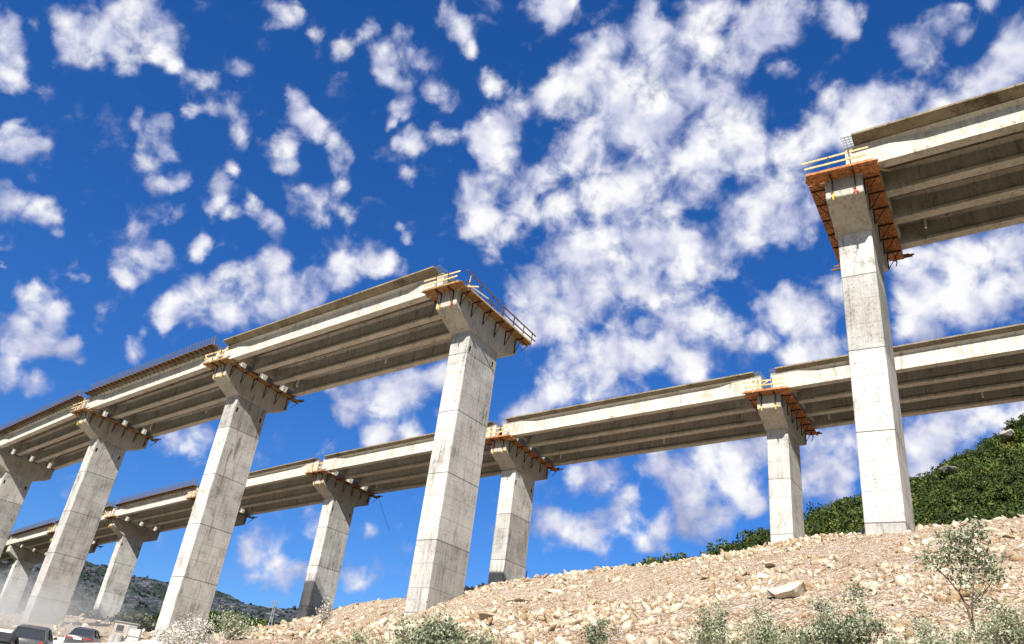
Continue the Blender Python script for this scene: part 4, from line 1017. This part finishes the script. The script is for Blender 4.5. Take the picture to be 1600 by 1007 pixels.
def make_car(x, y, yaw, paint, label, hatch=False, seed=0):
    zb = hz(x, y)
    root = tag(empty('parked_car', (x, y, zb), yaw), label, 'car', 'dark cars on the dusty track')
    # x forward, y left; tilt with the ground
    e = 1.3; c, s = math.cos(yaw), math.sin(yaw)
    zf, zr = hz(x+c*e, y+s*e), hz(x-c*e, y-s*e); pitch = -math.atan2(zf-zr, 2*e)
    root.rotation_euler = (0, pitch, yaw)
    def ring(xx, hw, z0, z1, n=6):
        """body cross section: vertical sides with rounded shoulders and sills"""
        p = [(-hw*.80,z0),(-hw*.97,z0+.10),(-hw,(z0+z1)*.5),(-hw*.97,z1-.12),(-hw*.86,z1),(hw*.86,z1),(hw*.97,z1-.12),(hw,(z0+z1)*.5),(hw*.97,z0+.10),(hw*.80,z0)]
        return [(xx,a,b) for a,b in p]
    if hatch: st = [(-2.08,.66,.40,.72),(-2.05,.80,.30,.92),(-1.7,.87,.24,.98),(-.6,.89,.2,.95),(.7,.89,.2,.92),(1.3,.87,.22,.86),(1.85,.78,.26,.72),(2.08,.58,.34,.58)]
    else: st = [(-2.22,.62,.42,.74),(-2.18,.80,.30,.94),(-1.8,.87,.24,1.0),(-1.0,.89,.2,.96),(.7,.89,.2,.92),(1.3,.87,.22,.86),(1.95,.78,.26,.74),(2.22,.58,.34,.6)]
    MB().loft([ring(*q) for q in st]).build('body', M[paint], root, bevel=.02, smooth=True)
    # greenhouse (glass) with a painted roof on top and pillars
    gh = [(-1.98,.70,.92),(-1.55,.62,1.36),(.05,.62,1.40),(.95,.72,.92)] if hatch else [(-1.55,.72,.95),(-.85,.62,1.36),(.15,.62,1.40),(1.05,.74,.90)]
    g0, g1, g2, g3 = gh
    v = []
    for (xx,w,z) in gh: v += [(xx,-w,z),(xx,w,z)]
    vb = [(g0[0],-.80,.9),(g0[0],.80,.9),(g3[0],-.80,.88),(g3[0],.80,.88)]
    g = MB(); g.add([(g0[0],-.76,.90),(g0[0],.76,.90),(g3[0],.78,.86),(g3[0],-.78,.86),(g1[0],-.60,1.37),(g1[0],.60,1.37),(g2[0],.60,1.40),(g2[0],-.60,1.40)],
          [(0,1,5,4),(1,2,6,5),(2,3,7,6),(3,0,4,7),(4,5,6,7),(0,3,2,1)])
    g.build('window_glass', M['glass'], root)
    rf = MB().loft([[(g1[0]-.06,-.58,1.355),(g1[0]-.06,.58,1.355),(g1[0]-.02,.5,1.40),(g1[0]-.02,-.5,1.40)],[(g1[0]+.3,-.635,1.37),(g1[0]+.3,.635,1.37),(g1[0]+.3,.54,1.455),(g1[0]+.3,-.54,1.455)],
              [(g2[0]-.3,-.635,1.385),(g2[0]-.3,.635,1.385),(g2[0]-.3,.54,1.47),(g2[0]-.3,-.54,1.47)],[(g2[0]+.06,-.58,1.385),(g2[0]+.06,.58,1.385),(g2[0]+.02,.5,1.43),(g2[0]+.02,-.5,1.43)]])
    for sy in (-1,1):
        for (a_, b_) in (((g0[0],.765*sy,.9),(g1[0],.605*sy,1.38)),((g3[0],.785*sy,.86),(g2[0],.605*sy,1.40)),((-.35,.795*sy,.9),(-.35,.622*sy,1.39))):
            rf.bar(a_, b_, .09, .05)
    rf.build('roof', M[paint], root, bevel=.015, smooth=False)
    zt = .78 if not hatch else .80
    xr = st[1][0]-.012
    for sy in (-1,1):
        l = MB()
        if hatch: l.tube([(xr-.03,.60*sy,.80),(xr+.12,.62*sy,.80)], .085, 12)
        else: l.loft([[(xr-.035,.40*sy,.70),(xr-.035,.40*sy,.86),(xr+.1,.40*sy,.87),(xr+.1,.40*sy,.70)],[(xr+.015,.80*sy,.70),(xr+.015,.80*sy,.88),(xr+.3,.865*sy,.88),(xr+.3,.865*sy,.74)]])
        l.build('tail_light', M['lamp'], root)
        w = MB(); w.box(.62,.80,.90*sy-.09,.90*sy+.09,.93,1.06); w.build('wing_mirror', M[paint], root, bevel=.03)
        for wx in (-1.32, 1.30):
            t_ = MB().tube([(wx,.66*sy,.31),(wx,.70*sy,.31),(wx,.86*sy,.31),(wx,.885*sy,.31)], [.27,.315,.315,.28], 20).build('wheel', M['tyre'], root)
            MB().tube([(wx,.84*sy,.31),(wx,.90*sy,.31)], [.2,.17], 14).build('rim', M['rim'], t_)
    MB().box(xr-.05,xr+.03,-.26,.26,(.50 if hatch else .72),(.61 if hatch else .83)).build('number_plate', M['plate'], root)
    MB().loft([[(-.0+xr-.06,-.70,.34),(xr-.06,-.70,.56),(xr+.2,-.86,.56),(xr+.2,-.86,.30)],[(xr-.09,0,.33),(xr-.09,0,.57),(xr+.2,0,.57),(xr+.2,0,.3)],[(xr-.06,.70,.34),(xr-.06,.70,.56),(xr+.2,.86,.56),(xr+.2,.86,.30)]]).build('bumper', M['bumper'] if hatch else M[paint], root)
make_car(-20.73, 42.18, R(110.5), 'paint1', 'dust covered grey hatchback with round tail lights, middle of the three cars', True)
make_car(-27.10, 62.36, R(102), 'paint2', 'blue black saloon with a white number plate, rightmost of the three cars')
make_car(-12.35, 22.88, R(116), 'paint3', 'black car of which only the roof shows in the bottom left corner', True)

# ------------------------------------------------------------------ hut, tank, pylon, rope, posts
def hut():
    x, y = (-32.26, 81.88); z = hz(x, y); yaw = R(22)
    root = tag(empty('site_hut', (x, y, z), yaw), 'small grey flat roofed hut with one dark window below the far shaded pier', 'hut')
    MB().box(-1.0,1.0,-.9,.9,-.3,1.45).build('wall', M['hut'], root)
    MB().box(-1.1,1.1,-1.0,1.0,1.453,1.54).build('roof', M['tarp'], root)
    f = MB().box(-.75,-.15,-.93,-.903,.7,1.2).build('window', M['hutdark'], root)
    MB().box(-.8,-.1,-.95,-.904,.63,.695).build('sill', M['tarp'], f)
    MB().box(.25,.8,-.925,-.903,-.1,1.3).build('door', M['tarp'], root)
    x2, y2 = (-30.68, 80.34); t = tag(empty('water_tank', (x2, y2, hz(x2, y2)), R(20)), 'white cube shaped tank standing right of the grey hut', 'tank')
    MB().box(-.55,.55,-.5,.5,.12,1.35).build('container', M['white'], t, bevel=.08)
    fr = MB()
    for sx in (-.58,.58):
        for sy in (-.53,.53): fr.bar((sx,sy,0),(sx,sy,1.38),.04)
    for zz in (.1,.7,1.36):
        for s_ in (-.53,.53): fr.bar((-.58,s_,zz),(.58,s_,zz),.035)
        for s_ in (-.58,.58): fr.bar((s_,-.53,zz),(s_,.53,zz),.035)
    fr.build('cage', M['pylon'], t)
    for k,(bx,by,lab) in enumerate(((-26.94,66.77,'grey barrel left of the hut beside the track'),(-25.84,65.05,'grey barrel in front of the hut'))):
        o = MB().tube([(0,0,0),(0,0,.03),(0,0,.3),(0,0,.33),(0,0,.6),(0,0,.63),(0,0,.88),(0,0,.9)], [.28,.3,.3,.315,.315,.3,.3,.28], 14).build('barrel', M['tarp'], None, (bx,by,hz(bx,by)))
        tag(o, lab, 'barrel', 'barrels by the hut')
hut()

def pylon():
    x, y, zt = -74.71, 321.43, 42.02; zb = 17.0; H_ = zt-zb
    root = tag(empty('power_pylon', (x, y, zb), R(20)), 'lattice power pylon before the distant hills, left of the slim leaning pier', 'pylon')
    b = MB(); w0, w1 = 1.5, .35
    W_ = lambda f: w0+(w1-w0)*min(1, f*1.25)
    n = 9
    for i in range(n):
        f0, f1 = i/n, (i+1)/n; a, c = W_(f0), W_(f1); z0, z1 = f0*H_, f1*H_
        cs = [(-1,-1),(1,-1),(1,1),(-1,1)]
        for j in range(4):
            (ax,ay),(bx,by) = cs[j], cs[(j+1)%4]
            b.bar((ax*a,ay*a,z0),(ax*c,ay*c,z1),.16); b.bar((ax*a,ay*a,z0),(bx*c,by*c,z1),.1); b.bar((bx*a,by*a,z0),(ax*c,ay*c,z1),.1)
    b.build('lattice_mast', M['pylon'], root)
    for f, l in ((.80,2.4),(.89,2.8),(.98,2.0)):
        q = MB(); q.bar((-l,0,f*H_),(l,0,f*H_),.18); q.bar((-l,0,f*H_),(0,0,f*H_+.6),.1); q.bar((l,0,f*H_),(0,0,f*H_+.6),.1); q.build('cross_arm', M['pylon'], root)
pylon()

def rope():
    c, a, zt, off = centre('F3'); e = Vector((math.cos(a), math.sin(a), 0)); t = Vector((-e.y, e.x, 0))
    p0 = c+e*1.8+t*5.1; p0.z = zt+2.2
    x, y = (-3.09, 87.95); p1 = Vector((x, y, hz(x, y)))
    pts = [p0.lerp(p1, i/24)+Vector((0,0,-4*(i/24)*(1-i/24)*1.9)) for i in range(25)]
    tag(MB().tube(pts, .022, 5).build('rope', M['rope']), 'thin rope hanging in a curve from the platform of the slim leaning pier', 'rope')
rope()
for i, (x, y, hh, lab) in enumerate(((5.30,90.85,1.25,'short red post at the right foot of the crest pier'),)):
    o = MB().tube([(0,0,-.2),(.03,0,hh*.6),(.05,0,hh)], [.07,.06,.05], 8).build('marker_post', M['red'], None, (x,y,hz(x,y))); tag(o, lab, 'post')

def dust():
    t = NT('road_dust'); o = t.obj()
    ln = t.node('VectorMath', operation='LENGTH'); t.l(o, ln.inputs[0])
    n = t.noise(o, 2.2, 4, .6, .5)
    f = t.math('MULTIPLY', t.math('SUBTRACT', 1.0, ln.outputs['Value'], clamp=True), t.math('MULTIPLY', n, .15))
    v = t.node('VolumePrincipled'); v.inputs['Color'].default_value = (.93,.91,.88,1); v.inputs['Anisotropy'].default_value = 0.0
    t.l(f, v.inputs['Density']); t.l(v.outputs[0], t.out.inputs['Volume'])
    V, Fc = ICO[3]; x, y = -46, 82
    o = mesh_np('dust_cloud', V, Fc, t.m, loc=(x, y, hz(x, y)+1.2), smooth=True); o.scale = (24, 12, 3.7); o.rotation_euler = (0, 0, R(140))
    tag(o, 'white dust hanging over the track by the cars', 'dust', kind='stuff')
dust()

# ------------------------------------------------------------------ sky dome with the day's clouds
def sky_dome():
    AZ = np.concatenate([np.arange(-118,-48,3.0), np.arange(-48,48,.25), np.arange(48,118.1,3.0)]); EL = np.concatenate([np.arange(-6,0,1.0), np.arange(0,54,.25), np.arange(54,90,3.0), [89.9]])
    A_, E_ = np.meshgrid(np.radians(AZ), np.radians(EL), indexing='ij')
    D = np.stack([np.sin(A_)*np.cos(E_), np.cos(A_)*np.cos(E_), np.sin(E_)], -1)
    c = np.array(CLOUDS); ca, ce = np.radians(c[:,0]), np.radians(c[:,1])
    Cd = np.stack([np.sin(ca)*np.cos(ce), np.cos(ca)*np.cos(ce), np.sin(ce)], -1)
    flat = D.reshape(-1,3); free = np.ones(len(flat)); puff = np.zeros(len(flat))
    u, v = A_.ravel()*np.cos(E_.ravel()*.6), E_.ravel()
    wa = np.stack([fbm(u*16+3, v*16, 6, 1, .58), fbm(u*16+40, v*16, 6, 2, .58), fbm(u*16+80, v*16, 6, 3, .58)], -1)
    wob = flat + .021*wa
    wob /= np.linalg.norm(wob,axis=1)[:,None]
    for k in range(len(c)):
        cs = wob@Cd[k]; ii = np.where(cs > math.cos(R(c[k,2]*1.35)))[0]
        ang = np.degrees(np.arccos(np.clip(cs[ii], -1, 1)))
        q = np.clip(1-(ang/(c[k,2]*1.3))**2, 0, 1)
        free[ii] *= 1-np.minimum(q**1.4*c[k,3], .97)
        puff[ii] = np.maximum(puff[ii], q*(.55+.45*c[k,3]))
    cov = 1-free
    # beyond the part of the sky the picture holds, broken cloud goes on, thinned to lower fill light
    az_, el_ = np.degrees(A_).ravel(), np.degrees(E_).ravel()
    out = np.clip(np.clip((np.abs(az_)-44)/6, 0, 1) + np.clip((el_-49)/5, 0, 1), 0, 1)
    nb = np.clip(.16+1.1*fbm(flat[:,0]*7, flat[:,2]*9+flat[:,1]*3, 5, 33), 0, 1)
    cov = np.maximum(cov, out*nb); puff = np.maximum(puff, out*nb*.8)
    na, ne = A_.shape; ix = np.arange(na*ne).reshape(na,ne)
    Fq = np.stack([ix[:-1,:-1],ix[:-1,1:],ix[1:,1:],ix[1:,:-1]],-1).reshape(-1,4)
    t = NT('sky')
    g = t.pos(); nz = t.node('VectorMath', operation='NORMALIZE'); t.l(g, nz.inputs[0]); d = nz.outputs[0]
    sk = t.node('TexSky', sky_type='NISHITA', sun_disc=False, sun_elevation=R(SUN_EL), sun_rotation=R(SUN_AZ), air_density=1.0, dust_density=.2, ozone_density=3.0)
    t.l(d, sk.inputs[0])
    hs = t.node('HueSaturation'); hs.inputs['Saturation'].default_value = SKY_SAT; hs.inputs['Value'].default_value = SKY_VAL; t.l(sk.outputs[0], hs.inputs['Color'])
    blue = t.mix(1.0, hs.outputs[0], SKY_TINT, 'MULTIPLY')
    gm = t.node('Gamma'); gm.inputs[1].default_value = .87; t.l(blue, gm.inputs[0]); blue = t.mix(1.0, gm.outputs[0], (.43,.68,.90), 'MULTIPLY')
    at = t.node('Attribute', attribute_name='tint'); pf = t.node('Attribute', attribute_name='puff')
    n1 = t.noise(d, 27, 7, .54, .3); n3 = t.noise(d, 72, 6, .58, .4)
    nn = t.math('MULTIPLY_ADD', n1, .8, t.math('MULTIPLY', n3, .2))
    body = t.math('MULTIPLY_ADD', at.outputs['Fac'], .52, t.math('MULTIPLY', pf.outputs['Fac'], .53))
    dens = t.math('MULTIPLY_ADD', t.math('SUBTRACT', nn, .5), 2.9, body)
    al = t.node('MapRange', interpolation_type='SMOOTHSTEP'); al.inputs['From Min'].default_value = .12; al.inputs['From Max'].default_value = 1.12; t.l(dens, al.inputs['Value'])
    cell = t.noise(d, 19, 3, .5, .2)
    sh = t.math('MULTIPLY_ADD', pf.outputs['Fac'], .62, t.math('MULTIPLY_ADD', t.math('SUBTRACT', n1, .5), .9, t.math('MULTIPLY', t.math('SUBTRACT', cell, .46), 2.0)))
    sh = t.math('MULTIPLY_ADD', t.math('SUBTRACT', n3, .5), .2, sh, clamp=True)
    cl = t.ramp(sh, [(.08, CL_DARK), (.48, CL_MID), (.90, CL_LIT)])
    colr = t.mix(al.outputs[0], blue, cl)
    em = t.node('Emission'); t.l(colr, em.inputs['Color']); em.inputs['Strength'].default_value = 1.0
    t.l(em.outputs[0], t.out.inputs[0])
    t.m.cycles.emission_sampling = 'NONE'
    o = mesh_np('sky', flat*9000.0, Fq, t.m, tint=cov, smooth=True)
    a = o.data.attributes.new('puff', 'FLOAT', 'POINT'); a.data.foreach_set('value', puff.astype(np.float32))
    tag(o, kind='structure')
SUN_EL, SUN_AZ = 41.5, 202.5
SKY_SAT, SKY_VAL, SKY_TINT = 1.30, .070, (.84,.82,1.02)
CL_DARK, CL_MID, CL_LIT = (.17,.195,.31), (.31,.325,.425), (.52,.52,.53)
sky_dome()

world = bpy.data.worlds.new('World'); scene.world = world; world.use_nodes = True
wt = world.node_tree; bg = wt.nodes['Background']
st = wt.nodes.new('ShaderNodeTexSky'); st.sky_type = 'NISHITA'; st.sun_disc = False; st.sun_elevation = R(SUN_EL); st.sun_rotation = R(SUN_AZ); st.ozone_density = 2.0
wt.links.new(st.outputs[0], bg.inputs[0]); bg.inputs[1].default_value = .05

sun = bpy.data.lights.new('sun', 'SUN'); sun.energy = 5.0; sun.angle = R(.53); sun.color = (1.0, .955, .88)
so = bpy.data.objects.new('sun', sun); col.objects.link(so)
sv = Vector((math.sin(R(SUN_AZ))*math.cos(R(SUN_EL)), math.cos(R(SUN_AZ))*math.cos(R(SUN_EL)), math.sin(R(SUN_EL))))
so.rotation_euler = sv.to_track_quat('Z', 'Y').to_euler(); so.location = (0, -30, 60)

cam = bpy.data.cameras.new('camera'); co = bpy.data.objects.new('camera', cam); col.objects.link(co)
cam.sensor_width = 36; cam.lens = 36*1243.53/1600; cam.clip_end = 20000; cam.clip_start = .1
fw = Vector((0, math.cos(PI_), math.sin(PI_))); up0 = Vector((0, -math.sin(PI_), math.cos(PI_))); r0_ = Vector((1,0,0))
# roll
cR, sR = math.cos(-RO_), math.sin(-RO_)
right = r0_*cR + up0*sR; upv = -r0_*sR + up0*cR
co.matrix_world = Matrix(((right.x,upv.x,-fw.x,0),(right.y,upv.y,-fw.y,0),(right.z,upv.z,-fw.z,1.6),(0,0,0,1)))
scene.camera = co
scene.render.engine = 'CYCLES'
scene.cycles.max_bounces = 8; scene.cycles.diffuse_bounces = 1; scene.cycles.transparent_max_bounces = 8
scene.view_settings.view_transform = 'Standard'; scene.view_settings.look = 'None'
scene.view_settings.exposure = 0.92; scene.view_settings.gamma = 1.0
